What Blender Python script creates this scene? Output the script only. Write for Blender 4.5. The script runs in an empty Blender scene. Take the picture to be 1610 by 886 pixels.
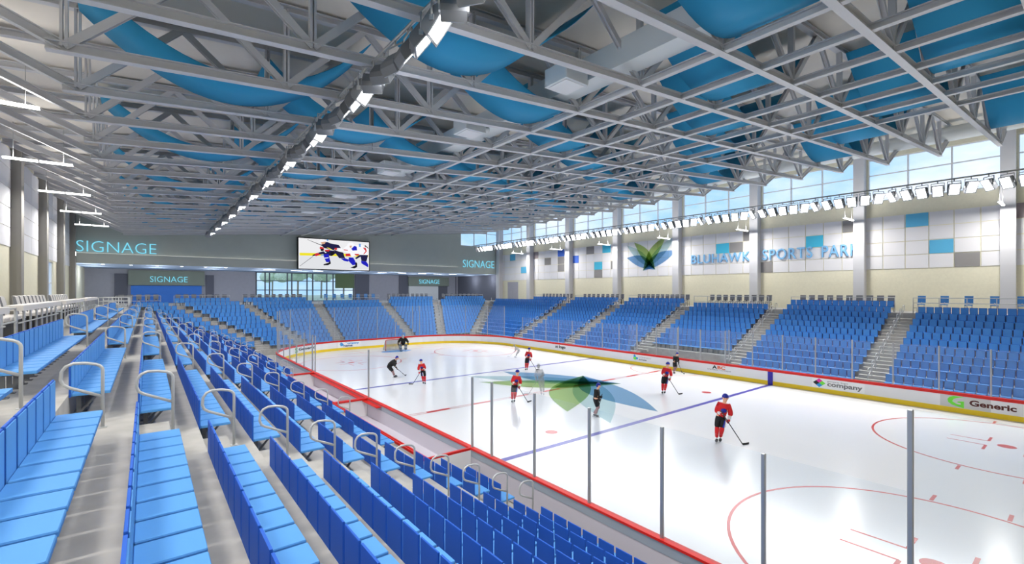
import bpy, bmesh, math, random
from mathutils import Vector, Matrix
random.seed(7)
C = bpy.context.scene.collection
R = math.radians

# ---------------------------------------------------------------- helpers
def lin(c):
    c = c / 255.0
    return c / 12.92 if c <= 0.04045 else ((c + 0.055) / 1.055) ** 2.4

def rgb(r, g, b):
    return (lin(r), lin(g), lin(b), 1.0)

MATS = {}
def mat(name, col, rough=0.6, metal=0.0, spec=0.35, noise=0.0, nscale=8.0, bump=0.0, detail=6.0):
    m = bpy.data.materials.new(name); m.use_nodes = True
    nt = m.node_tree; b = nt.nodes['Principled BSDF']
    c = rgb(*col)
    b.inputs['Base Color'].default_value = c
    b.inputs['Roughness'].default_value = rough
    b.inputs['Metallic'].default_value = metal
    b.inputs['Specular IOR Level'].default_value = spec
    if noise or bump:
        tc = nt.nodes.new('ShaderNodeTexCoord')
        n = nt.nodes.new('ShaderNodeTexNoise'); n.inputs['Scale'].default_value = nscale; n.inputs['Detail'].default_value = detail
        geo = nt.nodes.new('ShaderNodeNewGeometry')
        nt.links.new(geo.outputs['Position'], n.inputs['Vector'])
        if noise:
            r = nt.nodes.new('ShaderNodeValToRGB')
            r.color_ramp.elements[0].position = 0.3; r.color_ramp.elements[1].position = 0.7
            r.color_ramp.elements[0].color = tuple(x * (1 - noise) for x in c[:3]) + (1,)
            r.color_ramp.elements[1].color = tuple(min(1, x * (1 + noise)) for x in c[:3]) + (1,)
            nt.links.new(n.outputs['Fac'], r.inputs['Fac']); nt.links.new(r.outputs['Color'], b.inputs['Base Color'])
        if bump:
            bp = nt.nodes.new('ShaderNodeBump'); bp.inputs['Strength'].default_value = bump; bp.inputs['Distance'].default_value = 0.02
            nt.links.new(n.outputs['Fac'], bp.inputs['Height']); nt.links.new(bp.outputs['Normal'], b.inputs['Normal'])
    MATS[name] = m
    return m

def emit(name, col, strength):
    m = bpy.data.materials.new(name); m.use_nodes = True
    nt = m.node_tree; nt.nodes.clear()
    o = nt.nodes.new('ShaderNodeOutputMaterial'); e = nt.nodes.new('ShaderNodeEmission')
    e.inputs['Color'].default_value = rgb(*col); e.inputs['Strength'].default_value = strength
    nt.links.new(e.outputs[0], o.inputs['Surface']); MATS[name] = m
    return m

def film(name, col):           # thin coloured transparent film (ink on ice / printed vinyl)
    m = bpy.data.materials.new(name); m.use_nodes = True
    nt = m.node_tree; nt.nodes.clear()
    o = nt.nodes.new('ShaderNodeOutputMaterial'); e = nt.nodes.new('ShaderNodeBsdfTransparent')
    e.inputs['Color'].default_value = tuple(x ** 0.5 for x in rgb(*col)[:3]) + (1,)      # light crosses the film twice
    nt.links.new(e.outputs[0], o.inputs['Surface']); MATS[name] = m
    return m

def clear(name, col, alpha, rough=0.05, tint=(255, 255, 255)):   # mostly see-through: transparent + a little surface
    m = bpy.data.materials.new(name); m.use_nodes = True
    nt = m.node_tree; nt.nodes.clear()
    o = nt.nodes.new('ShaderNodeOutputMaterial'); t = nt.nodes.new('ShaderNodeBsdfTransparent')
    t.inputs['Color'].default_value = rgb(*tint)
    p = nt.nodes.new('ShaderNodeBsdfPrincipled'); p.inputs['Base Color'].default_value = rgb(*col); p.inputs['Roughness'].default_value = rough
    mx = nt.nodes.new('ShaderNodeMixShader'); mx.inputs[0].default_value = alpha
    nt.links.new(t.outputs[0], mx.inputs[1]); nt.links.new(p.outputs[0], mx.inputs[2]); nt.links.new(mx.outputs[0], o.inputs['Surface'])
    MATS[name] = m
    return m

class MB:
    """collects shapes and links them as ONE mesh object"""
    def __init__(s): s.v = []; s.f = []; s.mi = []; s.sm = []
    def add(s, vs, fs, mi=0, smooth=False):
        b = len(s.v); s.v += [tuple(v) for v in vs]
        s.f += [tuple(b + i for i in f) for f in fs]; s.mi += [mi] * len(fs); s.sm += [smooth] * len(fs)
        return s
    def box(s, x0, x1, y0, y1, z0, z1, mi=0):
        return s.add([(x0,y0,z0),(x1,y0,z0),(x1,y1,z0),(x0,y1,z0),(x0,y0,z1),(x1,y0,z1),(x1,y1,z1),(x0,y1,z1)],
                     [(0,3,2,1),(4,5,6,7),(0,1,5,4),(1,2,6,5),(2,3,7,6),(3,0,4,7)], mi)
    def cbox(s, x0, x1, y0, y1, z0, z1, c=0.01, mi=0):
        """box with chamfered vertical edges and top rim"""
        ring = lambda d, z: [(x0+c,y0+d,z),(x1-c,y0+d,z),(x1-d,y0+c,z),(x1-d,y1-c,z),(x1-c,y1-d,z),(x0+c,y1-d,z),(x0+d,y1-c,z),(x0+d,y0+c,z)]
        vs = ring(0, z0) + ring(0, z1 - c) + ring(c * .6, z1)
        fs = [tuple(range(7, -1, -1)), tuple(range(16, 24))]
        for r in (0, 8):
            for i in range(8):
                j = (i + 1) % 8; fs.append((r+i, r+j, r+8+j, r+8+i))
        return s.add(vs, fs, mi)
    def beam(s, p, q, w, h, mi=0, up=(0,0,1)):
        p = Vector(p); q = Vector(q); d = (q - p).normalized(); u = Vector(up)
        if abs(d.dot(u)) > 0.98: u = Vector((0,1,0))
        a = d.cross(u).normalized(); b = a.cross(d).normalized()
        vs = [e + a * (sx * w / 2) + b * (sz * h / 2) for e in (p, q) for sx, sz in ((-1,-1),(1,-1),(1,1),(-1,1))]
        return s.add(vs, [(0,1,2,3),(7,6,5,4),(0,4,5,1),(1,5,6,2),(2,6,7,3),(3,7,4,0)], mi)
    def ibeam(s, p, q, w, h, t=0.035, mi=0, up=(0,0,1)):
        p = Vector(p); q = Vector(q); d = (q - p).normalized(); u = Vector(up)
        if abs(d.dot(u)) > 0.98: u = Vector((0,1,0))
        a = d.cross(u).normalized(); b = a.cross(d).normalized()
        s.beam(p + b*(h/2 - t/2), q + b*(h/2 - t/2), w, t, mi, up)
        s.beam(p - b*(h/2 - t/2), q - b*(h/2 - t/2), w, t, mi, up)
        return s.beam(p, q, t * 1.4, h - 2*t, mi, up)
    def tube(s, pts, r, n=8, closed=False, mi=0):
        pts = [Vector(p) for p in pts]; N = len(pts); vs = []; prev = None
        for i, p in enumerate(pts):
            a = pts[(i-1) % N] if (closed or i > 0) else p
            b = pts[(i+1) % N] if (closed or i < N-1) else p
            d = (b - a).normalized()
            if prev is None:
                u = Vector((0,0,1)) if abs(d.z) < 0.9 else Vector((1,0,0)); prev = d.cross(u).normalized()
            prev = (prev - d * prev.dot(d)).normalized(); w = d.cross(prev)
            vs += [p + (prev * math.cos(2*math.pi*k/n) + w * math.sin(2*math.pi*k/n)) * r for k in range(n)]
        fs = []
        for i in range(N if closed else N-1):
            j = (i+1) % N
            for k in range(n):
                l = (k+1) % n; fs.append((i*n+k, i*n+l, j*n+l, j*n+k))
        if not closed: fs += [tuple(range(n-1,-1,-1)), tuple((N-1)*n+k for k in range(n))]
        return s.add(vs, fs, mi, True)
    def lathe(s, prof, cx=0, cy=0, n=16, mi=0, smooth=True):
        vs = []; fs = []
        for r, z in prof: vs += [(cx + r*math.cos(2*math.pi*k/n), cy + r*math.sin(2*math.pi*k/n), z) for k in range(n)]
        for i in range(len(prof)-1):
            for k in range(n):
                l = (k+1) % n; fs.append((i*n+k, i*n+l, (i+1)*n+l, (i+1)*n+k))
        fs += [tuple(range(n-1,-1,-1)), tuple((len(prof)-1)*n+k for k in range(n))]
        return s.add(vs, fs, mi, smooth)
    def prism(s, poly, f0, f1, mi=0):
        """poly: 2D points; f0/f1 map a 2D point to the front / back face"""
        n = len(poly)
        return s.add([f0(*p) for p in poly] + [f1(*p) for p in poly],
                     [tuple(range(n)), tuple(range(2*n-1, n-1, -1))] + [(i, n+i, n+(i+1) % n, (i+1) % n) for i in range(n)], mi)
    def ball(s, c, rx, ry, rz, nu=14, nv=8, mi=0, zmin=-1):
        vs = []; fs = []
        for j in range(nv+1):
            ph = math.pi * j / nv; z = max(zmin, math.cos(ph)); r = math.sin(ph)
            vs += [(c[0]+rx*r*math.cos(2*math.pi*i/nu), c[1]+ry*r*math.sin(2*math.pi*i/nu), c[2]+rz*z) for i in range(nu)]
        for j in range(nv):
            for i in range(nu):
                k = (i+1) % nu; fs.append((j*nu+i, (j+1)*nu+i, (j+1)*nu+k, j*nu+k))
        return s.add(vs, fs, mi, True)
    def mesh(s, name, mats):
        me = bpy.data.meshes.new(name); me.from_pydata(s.v, [], s.f)
        for m in (mats if isinstance(mats, (list, tuple)) else [mats]): me.materials.append(m)
        me.polygons.foreach_set('material_index', s.mi); me.polygons.foreach_set('use_smooth', s.sm)
        me.update()
        bm = bmesh.new(); bm.from_mesh(me); bmesh.ops.recalc_face_normals(bm, faces=bm.faces); bm.to_mesh(me); bm.free()
        return me
    def build(s, name, mats, parent=None, loc=(0,0,0), rz=0):
        return link(name, s.mesh(name, mats), parent, loc, rz)

def link(name, me, parent=None, loc=(0,0,0), rz=0):
    o = bpy.data.objects.new(name, me); C.objects.link(o); o.parent = parent; o.location = loc; o.rotation_euler = (0,0,rz)
    return o
def tag(o, label, cat, group=None, kind=None):
    o['label'] = label; o['category'] = cat
    if group: o['group'] = group
    if kind: o['kind'] = kind
    return o
def thing(name, label, cat, loc=(0,0,0), rz=0, group=None):
    return tag(link(name, None, None, loc, rz), label, cat, group)
def struct(o, label=None, cat=None):
    o['kind'] = 'structure'
    if label: o['label'] = label; o['category'] = cat
    return o
def children(o): return [c for c in C.objects if c.parent == o]
ORD = ['zeroth','first','second','third','fourth','fifth','sixth','seventh','eighth','ninth','tenth','eleventh','twelfth','thirteenth',
       'fourteenth','fifteenth','sixteenth','seventeenth','eighteenth','nineteenth','twentieth','twenty-first','twenty-second','twenty-third','twenty-fourth','twenty-fifth']
def text_mesh(name, body, size, depth, m, bold=False, thin=0.0, space=1.0):
    cu = bpy.data.curves.new(name, 'FONT'); cu.body = body; cu.size = size; cu.extrude = depth / 2
    cu.space_character = space; cu.align_x = 'LEFT'; cu.resolution_u = 3; cu.offset = (0.035 if bold else thin) * size
    o = bpy.data.objects.new(name, cu); C.objects.link(o)
    me = bpy.data.meshes.new_from_object(o.evaluated_get(bpy.context.evaluated_depsgraph_get()))
    bpy.data.objects.remove(o); me.materials.clear(); me.materials.append(m); me.name = name
    return me
def fit(me, w, h):               # scale text to width w, height h with its lower left corner at the origin
    xs = [v.co.x for v in me.vertices]; ys = [v.co.y for v in me.vertices]
    x0, y0 = min(xs), min(ys); sx = w / (max(xs) - x0); sy = h / (max(ys) - y0)
    for v in me.vertices: v.co.x = (v.co.x - x0) * sx; v.co.y = (v.co.y - y0) * sy
    return me

# ---------------------------------------------------------------- camera
CAM_H, FPX, U0, V0 = 6.67, 729.0, 805.0, 458.0
TH = math.atan2(574.0, 729.0); ST, CT = math.sin(TH), math.cos(TH)
cd = bpy.data.cameras.new('camera'); cam = bpy.data.objects.new('camera', cd); C.objects.link(cam)
cam.location = (0, 0, CAM_H); cam.rotation_euler = (R(90), 0, -TH)
cd.sensor_width = 36; cd.lens = FPX / 1610 * 36; cd.shift_y = (V0 - 443) / 1610; cd.clip_start = 0.05; cd.clip_end = 600
bpy.context.scene.camera = cam
def proj(x, y, z):
    w = ST * x + CT * y
    if w < 0.3: return None
    return (U0 + FPX * (CT * x - ST * y) / w, V0 - FPX * (z - CAM_H) / w, w)

# ---------------------------------------------------------------- materials
M = MATS
mat('ice', (230, 232, 236), 0.2, spec=0.35, noise=0.012, nscale=0.25)
mat('ice_red', (190, 44, 38), 0.3); mat('ice_blue', (42, 34, 160), 0.3); mat('crease_blue', (88, 160, 228), 0.3)
mat('concrete', (174, 172, 168), 0.85, noise=0.10, nscale=3.0, bump=0.15)
mat('concrete_edge', (190, 188, 184), 0.8)
mat('seat_blue', (86, 150, 214), 0.6, spec=0.15)
mat('seat_blue_shaded', (40, 92, 190), 0.6, spec=0.15)  # seat blue darkened: shade on the rear and edges put into the colour
mat('steel', (176, 178, 180), 0.35, metal=0.6)
mat('rail_grey', (190, 192, 192), 0.4, metal=0.2)
mat('bracket', (120, 122, 126), 0.5, metal=0.3)
mat('truss_grey', (200, 201, 204), 0.6, noise=0.02, nscale=2)
mat('deck', (224, 218, 208), 0.8, noise=0.03, nscale=0.8)
mat('duct', (214, 220, 222), 0.5)
mat('sail', (48, 148, 192), 0.7, spec=0.2)
mat('board_white', (236, 236, 238), 0.35); mat('kick_yellow', (240, 206, 40), 0.4); mat('cap_red', (206, 32, 26), 0.4)
mat('board_back', (196, 192, 202), 0.5); mat('board_strip', (150, 160, 172), 0.5)
mat('cream', (226, 222, 200), 0.85, noise=0.03, nscale=6)
mat('tile_white', (226, 226, 230), 0.75); mat('tile_grey', (142, 140, 140), 0.75); mat('tile_mauve', (158, 146, 150), 0.75)
mat('tile_cyan', (70, 186, 222), 0.6); mat('tile_blue', (66, 108, 206), 0.6); mat('tile_sky', (92, 178, 220), 0.6)
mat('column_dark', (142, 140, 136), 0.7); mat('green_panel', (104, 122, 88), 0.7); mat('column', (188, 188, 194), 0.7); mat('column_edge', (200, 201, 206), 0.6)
mat('bulkhead', (176, 184, 180), 0.85, noise=0.02, nscale=1); mat('ledge', (176, 182, 178), 0.8)
mat('wall_lav', (170, 170, 180), 0.85, noise=0.03, nscale=2); mat('wall_dark', (104, 106, 118), 0.8); mat('sign_panel', (138, 146, 136), 0.8)
mat('shop_blue', (64, 126, 218), 0.6); mat('soffit', (176, 196, 226), 0.8)
mat('frame_white', (226, 228, 230), 0.5); mat('frame_dark', (88, 96, 104), 0.5)
mat('chair_grey', (128, 130, 136), 0.6); mat('chair_white', (222, 218, 214), 0.6); mat('black', (16, 16, 17), 0.5)
mat('letter_blue', (128, 186, 232), 0.5)
mat('jersey_red', (206, 34, 40), 0.7); mat('jersey_black', (26, 27, 26), 0.75); mat('pants', (20, 21, 26), 0.7); mat('blue_kit', (28, 40, 150), 0.5)
mat('sock_grey', (150, 120, 122), 0.8); mat('white_kit', (225, 225, 228), 0.6); mat('skin', (232, 180, 150), 0.6); mat('hair', (60, 40, 28), 0.8)
mat('skate', (64, 66, 70), 0.4); mat('blade', (200, 204, 208), 0.25, metal=0.8); mat('stick', (70, 72, 78), 0.5); mat('goal_red', (196, 40, 44), 0.4)
mat('mask', (176, 178, 176), 0.4); mat('pad', (120, 122, 124), 0.6)
mat('trunk', (168, 158, 144), 0.9); mat('leaf', (214, 226, 200), 0.9, noise=0.12, nscale=2); mat('lawn', (180, 190, 170), 0.9)
mat('logo_lime', (120, 230, 70), 0.5); mat('logo_black', (24, 24, 26), 0.6); mat('logo_brown', (86, 40, 34), 0.6); mat('logo_grey', (120, 120, 122), 0.6)
mat('logo_pink', (226, 44, 160), 0.5); mat('logo_sky', (44, 150, 220), 0.5); mat('logo_orange', (226, 96, 44), 0.5); mat('ad_white', (246, 247, 248), 0.4)
mat('ad_grey', (206, 206, 206), 0.4); mat('logo_green', (70, 190, 60), 0.5); mat('logo_palegrey', (176, 178, 178), 0.5); mat('logo_navy', (60, 90, 150), 0.5)
emit('lamp_white', (255, 255, 255), 12.0); emit('lamp_strip', (255, 255, 250), 7.0); emit('lamp_down', (255, 252, 244), 9.0)
emit('lamp_cove', (255, 252, 244), 1.6); emit('sign_glow', (128, 222, 248), 1.05)
clear('glass', (236, 240, 246), 0.05, 0.03, (250, 252, 253)); clear('window_glass', (200, 220, 240), 0.04, 0.02, (246, 250, 255))
clear('net', (170, 172, 176), 0.6, 0.8); clear('ghost', (170, 172, 176), 0.22, 0.8)
film('film_blue', (176, 204, 230)); film('film_teal', (216, 232, 234)); film('film_green', (206, 222, 172)); film('film_dark', (216, 222, 220))
film('ink_blue', (190, 214, 232)); film('ink_teal', (222, 236, 238)); film('ink_green', (208, 224, 188)); film('ink_dark', (208, 220, 218))

# ---------------------------------------------------------------- layout numbers (metres)
D, RISE = 0.85, 0.408
XB0, XB1, YB0, YB1, RC = 9.23, 35.08, -7.4, 53.4, 8.53          # inside of the dasher boards
XM = XB0 + XB1                                                  # mirror: near x <-> XM - x
XW0, XW1, YW = -6.4, 50.4, 67.6                                 # walls
BAY, COL0 = 9.05, 4.2
def xk(k): return 0.73 + D * (k - 3)                            # back plane of row k, near stand
def panz(k): return 4.24 - RISE * (k - 3)
def trz(k): return panz(k) - 0.42
def yk(k): return 62.63 - xk(k)                                 # back plane of row k, end stand
PLAT = trz(1) + RISE
AISLES = [9.25 + BAY * i for i in range(6)]                     # stair aisles of the side stands (last one is the corner)
AHW = 0.79
def eais(k):                                                    # stair aisles of the end stand fan out towards the top
    u = 11 - k
    return [9.6 - 0.70*u, 13.4 - 0.40*u, 17.6, 26.7, 31.2 + 0.40*u]
BENCH0, BENCH1, BENCHX = 13.95, 33.7, 7.4
PEN0, PEN1 = 18.4, 27.3                                         # penalty boxes, far side
ROWS = range(1, 12)

# ---------------------------------------------------------------- floor slab and ice
o = MB().box(XW0 - 1, XW1 + 1, -16, YW + 17, -0.5, -0.06).build('floor', M['concrete']); struct(o)
def rink_outline(off=0.0, n=12):
    r = RC + off; pts = []
    for cx, cy, a0 in ((XB1-RC, YB0+RC, -90), (XB1-RC, YB1-RC, 0), (XB0+RC, YB1-RC, 90), (XB0+RC, YB0+RC, 180)):
        for i in range(n+1):
            a = R(a0 + 90.0 * i / n); pts.append((cx + r*math.cos(a), cy + r*math.sin(a)))
    return pts
ol = rink_outline(0.02)
ice = MB().prism(ol, lambda x, y: (x, y, 0), lambda x, y: (x, y, -0.06)).build('floor_ice', M['ice']); struct(ice, 'white ice sheet inside the boards', 'ice')
ZI = 0.003
def flat(polys, name, m, z=ZI, parent=None):
    mb = MB()
    for p in polys: mb.prism(p, lambda x, y: (x, y, z), lambda x, y: (x, y, z - 0.0025))
    return mb.build(name, m, parent or ice)
def rect(x0, x1, y0, y1): return [(x0,y0),(x1,y0),(x1,y1),(x0,y1)]
def ring(cx, cy, r, w, a0=0, a1=360, n=72):
    out = []
    for i in range(n):
        a, b = R(a0 + (a1-a0)*i/n), R(a0 + (a1-a0)*(i+1)/n)
        out.append([(cx+(r-w/2)*math.cos(a), cy+(r-w/2)*math.sin(a)), (cx+(r+w/2)*math.cos(a), cy+(r+w/2)*math.sin(a)),
                    (cx+(r+w/2)*math.cos(b), cy+(r+w/2)*math.sin(b)), (cx+(r-w/2)*math.cos(b), cy+(r-w/2)*math.sin(b))])
    return out
def disc(cx, cy, r, n=24): return [(cx + r*math.cos(2*math.pi*i/n), cy + r*math.sin(2*math.pi*i/n)) for i in range(n)]
YC = 23.0
for yb in (14.65, 31.35): flat([rect(XB0, XB1, yb-0.15, yb+0.15)], 'blue_line', M['ice_blue'])
pl = []; x = XB0; i = 0
while x < XB1 - 0.1:                                            # centre line: solid dashes and hollow dashes
    x2 = min(x + 1.45, XB1)
    if i % 2 == 0: pl.append(rect(x, x2, YC-0.15, YC+0.15))
    else: pl += [rect(x, x2, YC-0.15, YC-0.11), rect(x, x2, YC+0.11, YC+0.15)]
    x = x2; i += 1
flat(pl, 'centre_line', M['ice_red'], ZI + 0.004)
flat(ring(XB1, YC, 3.05, 0.06, 90, 270, 36), 'referee_crease', M['ice_red'])
flat([rect(XB0, XB1, 49.65, 49.71)], 'goal_line', M['ice_red'])
for gx in (18.6, 25.7):
    s = -1 if gx < 22 else 1
    flat([[(gx, 49.7), (gx+0.05, 49.7), (gx+s*0.9+0.05, YB1), (gx+s*0.9, YB1)]], 'trapezoid_line', M['ice_red'])
for cx in (15.1, 29.1):
    for cy in (2.5, 43.6):
        flat(ring(cx, cy, 4.57, 0.09), 'faceoff_circle', M['ice_red'])
        flat([disc(cx, cy, 0.3)], 'faceoff_spot', M['ice_red'])
        l = []
        for sx in (-1, 1):
            for sy in (-1, 1):
                a, e = cx + sx*0.42, cy + sy*0.6
                l += [rect(a-0.035, a+0.035, min(e, e+sy*1.25), max(e, e+sy*1.25)), rect(min(a, a+sx*0.85), max(a, a+sx*0.85), e-0.05, e+0.05)]
                a = cx + sx*4.6; l.append(rect(min(a, a+sx*0.6), max(a, a+sx*0.6), cy+sy*0.86-0.05, cy+sy*0.86+0.05))
        flat([q for q in l if q], 'faceoff_marks', M['ice_red'])
    for cy in (16.15,): flat([disc(cx, cy, 0.3)], 'neutral_spot', M['ice_red'])
GX, GY = 22.0, 49.68
flat([[(GX-1.2, GY), (GX+1.2, GY)] + [(GX + 1.83*math.cos(R(a))*0.98, GY - 0.75 - 0.9*math.sin(R(a))) for a in range(0, 181, 15)]], 'goal_crease', M['crease_blue'])

# emblem of six petals and two legs, drawn in the frame of the wall sign (x right, y up, 1 = half width)
def petal(tip, leg, b1, b2, n=14):
    (x0, y0), (x1, y1) = tip, leg; dx, dy = x1-x0, y1-y0; L = math.hypot(dx, dy); nx, ny = -dy/L, dx/L
    def side(b): return [(x0+dx*t + nx*b*math.sin(math.pi*t), y0+dy*t + ny*b*math.sin(math.pi*t)) for t in [i/n for i in range(n+1)]]
    a, c = side(b1), side(b2)
    return a + c[-2:0:-1]
def W(px, py): return ((px - 317) / 227.0, (470 - py) / 227.0)
LL, LR = W(250, 568), W(362, 563)
EMBLEM = [('blue', petal(W(545, 428), LL, -0.27, 0.12)), ('blue', petal(W(90, 458), LR, -0.12, 0.27)),
          ('teal', petal(W(541, 315), LL, -0.17, 0.15)), ('teal', petal(W(90, 355), LR, -0.15, 0.17)),
          ('green', petal(W(455, 312), LL, -0.23, 0.12)), ('green', petal(W(165, 338), LR, -0.12, 0.23))]
STAR = [W(305, 425), W(330, 480), W(362, 563), W(305, 530), W(250, 568), W(280, 480)]
for i, (c, p) in enumerate(EMBLEM):
    q = [(23.75 - 7.8*y, 23.05 - 7.8*x) for x, y in p]
    flat([q], 'ice_emblem_petal', M['ink_' + c], ZI + 0.006 + i*0.003)
flat([[(23.75 - 7.8*y, 23.05 - 7.8*x) for x, y in STAR]], 'ice_emblem_centre', M['ink_dark'], ZI + 0.027)

# ---------------------------------------------------------------- dasher boards (panels, kick plate, cap), adverts
def perim(off):
    """closed list of points around the rink with cumulative length, inner face pushed out by off"""
    return rink_outline(off, 14)
def wall_ring(mb, o0, o1, z0, z1, mi=0):
    a, b = perim(o0), perim(o1); n = len(a)
    vs = [(x,y,z0) for x,y in a] + [(x,y,z0) for x,y in b] + [(x,y,z1) for x,y in a] + [(x,y,z1) for x,y in b]
    fs = []
    for i in range(n):
        j = (i+1) % n
        fs += [(i, j, 2*n+j, 2*n+i), (n+j, n+i, 3*n+i, 3*n+j), (2*n+i, 2*n+j, 3*n+j, 3*n+i), (j, i, n+i, n+j)]
    mb.add(vs, fs, mi)
boards = thing('dasher_boards', 'white rink boards with yellow kick plate and red cap around the ice', 'rink boards', (0,0,0))
mb = MB(); wall_ring(mb, 0.02, 0.12, 0.0, 0.93); mb.build('board_panel', M['board_white'], boards)
mb = MB(); wall_ring(mb, 0.0, 0.02, 0.0, 0.27); mb.build('kick_plate', M['kick_yellow'], boards)
mb = MB(); wall_ring(mb, -0.02, 0.17, 1.04, 1.10); wall_ring(mb, -0.005, 0.12, 0.93, 1.04); mb.build('cap_rail', M['cap_red'], boards)
mb = MB(); wall_ring(mb, 0.12, 0.14, 0.0, 0.80, 0); wall_ring(mb, 0.12, 0.15, 0.80, 1.04, 1); mb.build('outer_face', [M['board_back'], M['board_strip']], boards)
for yb in (14.65,): MB().box(XB1-0.012, XB1+0.021, yb-0.17, yb+0.17, 0.0, 0.93).build('blue_stripe', M['ice_blue'], boards)
for yb in (14.65,): MB().box(XB0-0.021, XB0+0.012, yb-0.17, yb+0.17, 0.0, 0.93).build('blue_stripe', M['ice_blue'], boards)

def on_far(y0):               # advert frame on the far boards: u to the right in the photo (towards -y), v up
    return lambda u, v, d: (XB1 + 0.018 - d, y0 - u, v)
def on_arc(s0):               # on the far left corner / end boards, s measured from the corner start along the boards
    cx, cy = XB0 + RC, YB1 - RC; arc = RC * math.pi / 2
    def f(u, v, d):
        s = s0 + u
        if s < arc:
            a = math.pi - s / RC; r = RC + 0.002 - d*3
            return (cx + r*math.cos(a), cy + r*math.sin(a), v)
        return (cx + s - arc, YB1 + 0.002 - d*3, v)
    return f
def ad_text(name, f, body, u, v, w, h, m, d=0.004, bold=False):
    me = fit(text_mesh(name, body, 1.0, 0.002, M[m], bold), w, h)
    for q in me.vertices: q.co = Vector(f(u + q.co.x, v + q.co.y, d + 0.001 + q.co.z * 0.5))
    return link(name, me, boards)
def ad_poly(name, f, polys, m, d=0.003):
    mb = MB()
    for p in polys: mb.prism(p, lambda u, v: f(u, v, d), lambda u, v: f(u, v, d - 0.002))
    return mb.build(name, M[m], boards)
def urect(u0, u1, v0, v1, n=1):
    return [(u0 + (u1-u0)*i/n, v0) for i in range(n+1)] + [(u1 - (u1-u0)*i/n, v1) for i in range(n+1)]
f = on_far(12.0)
ad_poly('advert_panel', f, [urect(0, 2.9, 0.30, 0.92)], 'ad_white', 0.002)
for m_, cx, cy in (('logo_pink', .42, .76), ('logo_black', .24, .615), ('logo_lime', .60, .615), ('logo_sky', .42, .47)):
    ad_poly('advert_mark', f, [[(cx-.19, cy), (cx, cy-.145), (cx+.19, cy), (cx, cy+.145)]], m_, 0.005)
ad_text('advert_lettering', f, 'generic logo', .88, .70, 1.15, .14, 'logo_grey')
ad_text('advert_lettering', f, 'company', .88, .37, 1.92, .30, 'logo_grey', bold=True)
f = on_far(5.6)
ad_poly('advert_panel', f, [urect(0, 2.0, 0.28, 0.925)], 'ad_grey', 0.002)
gp = [(.98, .92), (.52, .92), (.36, .82), (.30, .66), (.36, .5), (.52, .41), (.74, .36), (.96, .30), (.96, .70), (.66, .66), (.70, .60), (.84, .60), (.84, .46), (.66, .5), (.54, .58), (.54, .72), (.66, .82), (.86, .85)]
ad_poly('advert_mark', f, [[(1.0,.90),(.55,.90),(.38,.82),(.30,.68),(.34,.52),(.50,.40),(.50,.60),(.56,.74),(.72,.82)], [(.50,.40),(.72,.34),(.97,.28),(.97,.66),(.72,.62),(.70,.56),(.84,.55),(.84,.45),(.66,.48),(.50,.60)]], 'logo_lime', 0.005)
ad_text('advert_lettering', f, 'Generic', 1.18, .47, 1.75, .32, 'logo_brown', bold=True)
f = on_far(19.5)
ad_text('advert_lettering', f, 'A', .5, .60, .40, .27, 'logo_black', bold=True)
ad_text('advert_lettering', f, 'BC', .93, .60, .62, .27, 'logo_orange', bold=True)
ad_text('advert_lettering', f, 'UNIVERSAL COMPANY', .1, .48, 1.9, .10, 'logo_grey')
f = on_far(26.6)
ad_poly('advert_mark', f, [[(.05+.2*math.cos(t)+.18, .60+.16*math.sin(t)) for t in [i*.628 for i in range(10)]]], 'logo_lime', 0.004)
ad_poly('advert_mark', f, [disc(.18, .79, .12, 12), disc(.44, .60, .11, 12)], 'logo_sky', 0.006)
ad_text('advert_lettering', f, 'COMPANY', .62, .62, 1.35, .17, 'logo_palegrey'); ad_text('advert_lettering', f, 'SLOGAN', .66, .46, .8, .10, 'logo_black', bold=True)
f = on_far(37.0)
ad_text('advert_lettering', f, 'st logo', .1, .46, 1.55, .40, 'logo_black', bold=True)
f = on_arc(7.0)
ad_poly('advert_mark', f, [[(0,.36),(.35,.36),(.38,.60),(.2,.64),(.2,.70),(.38,.74),(.32,.90),(.05,.87),(-.02,.74),(.1,.6)]], 'logo_green', 0.004)
ad_text('advert_lettering', f, 'Generic', .55, .52, 2.3, .30, 'logo_black', bold=True)
s1 = RC*math.pi/2 + (17.0 - XB0 - RC)
f = on_arc(s1)
ad_poly('advert_panel', f, [urect(0, 2.55, .30, .92, 12)], 'ad_white', 0.002)
def spoke(a): 
    c_, s_ = math.cos(a), math.sin(a); return [(.42+c_*.03-s_*.05, .67+s_*.03+c_*.05), (.42+c_*.24-s_*.05, .67+s_*.24+c_*.05), (.42+c_*.24+s_*.05, .67+s_*.24-c_*.05), (.42+c_*.03+s_*.05, .67+s_*.03-c_*.05)]
ad_poly('advert_mark', f, [spoke(R(a)) for a in range(0, 360, 45)], 'logo_sky', 0.005)
ad_text('advert_lettering', f, 'Company', .74, .60, 1.65, .26, 'logo_sky', bold=True)
ad_text('advert_lettering', f, 'name', .62, .36, 1.0, .2, 'logo_navy', bold=True)

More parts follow.
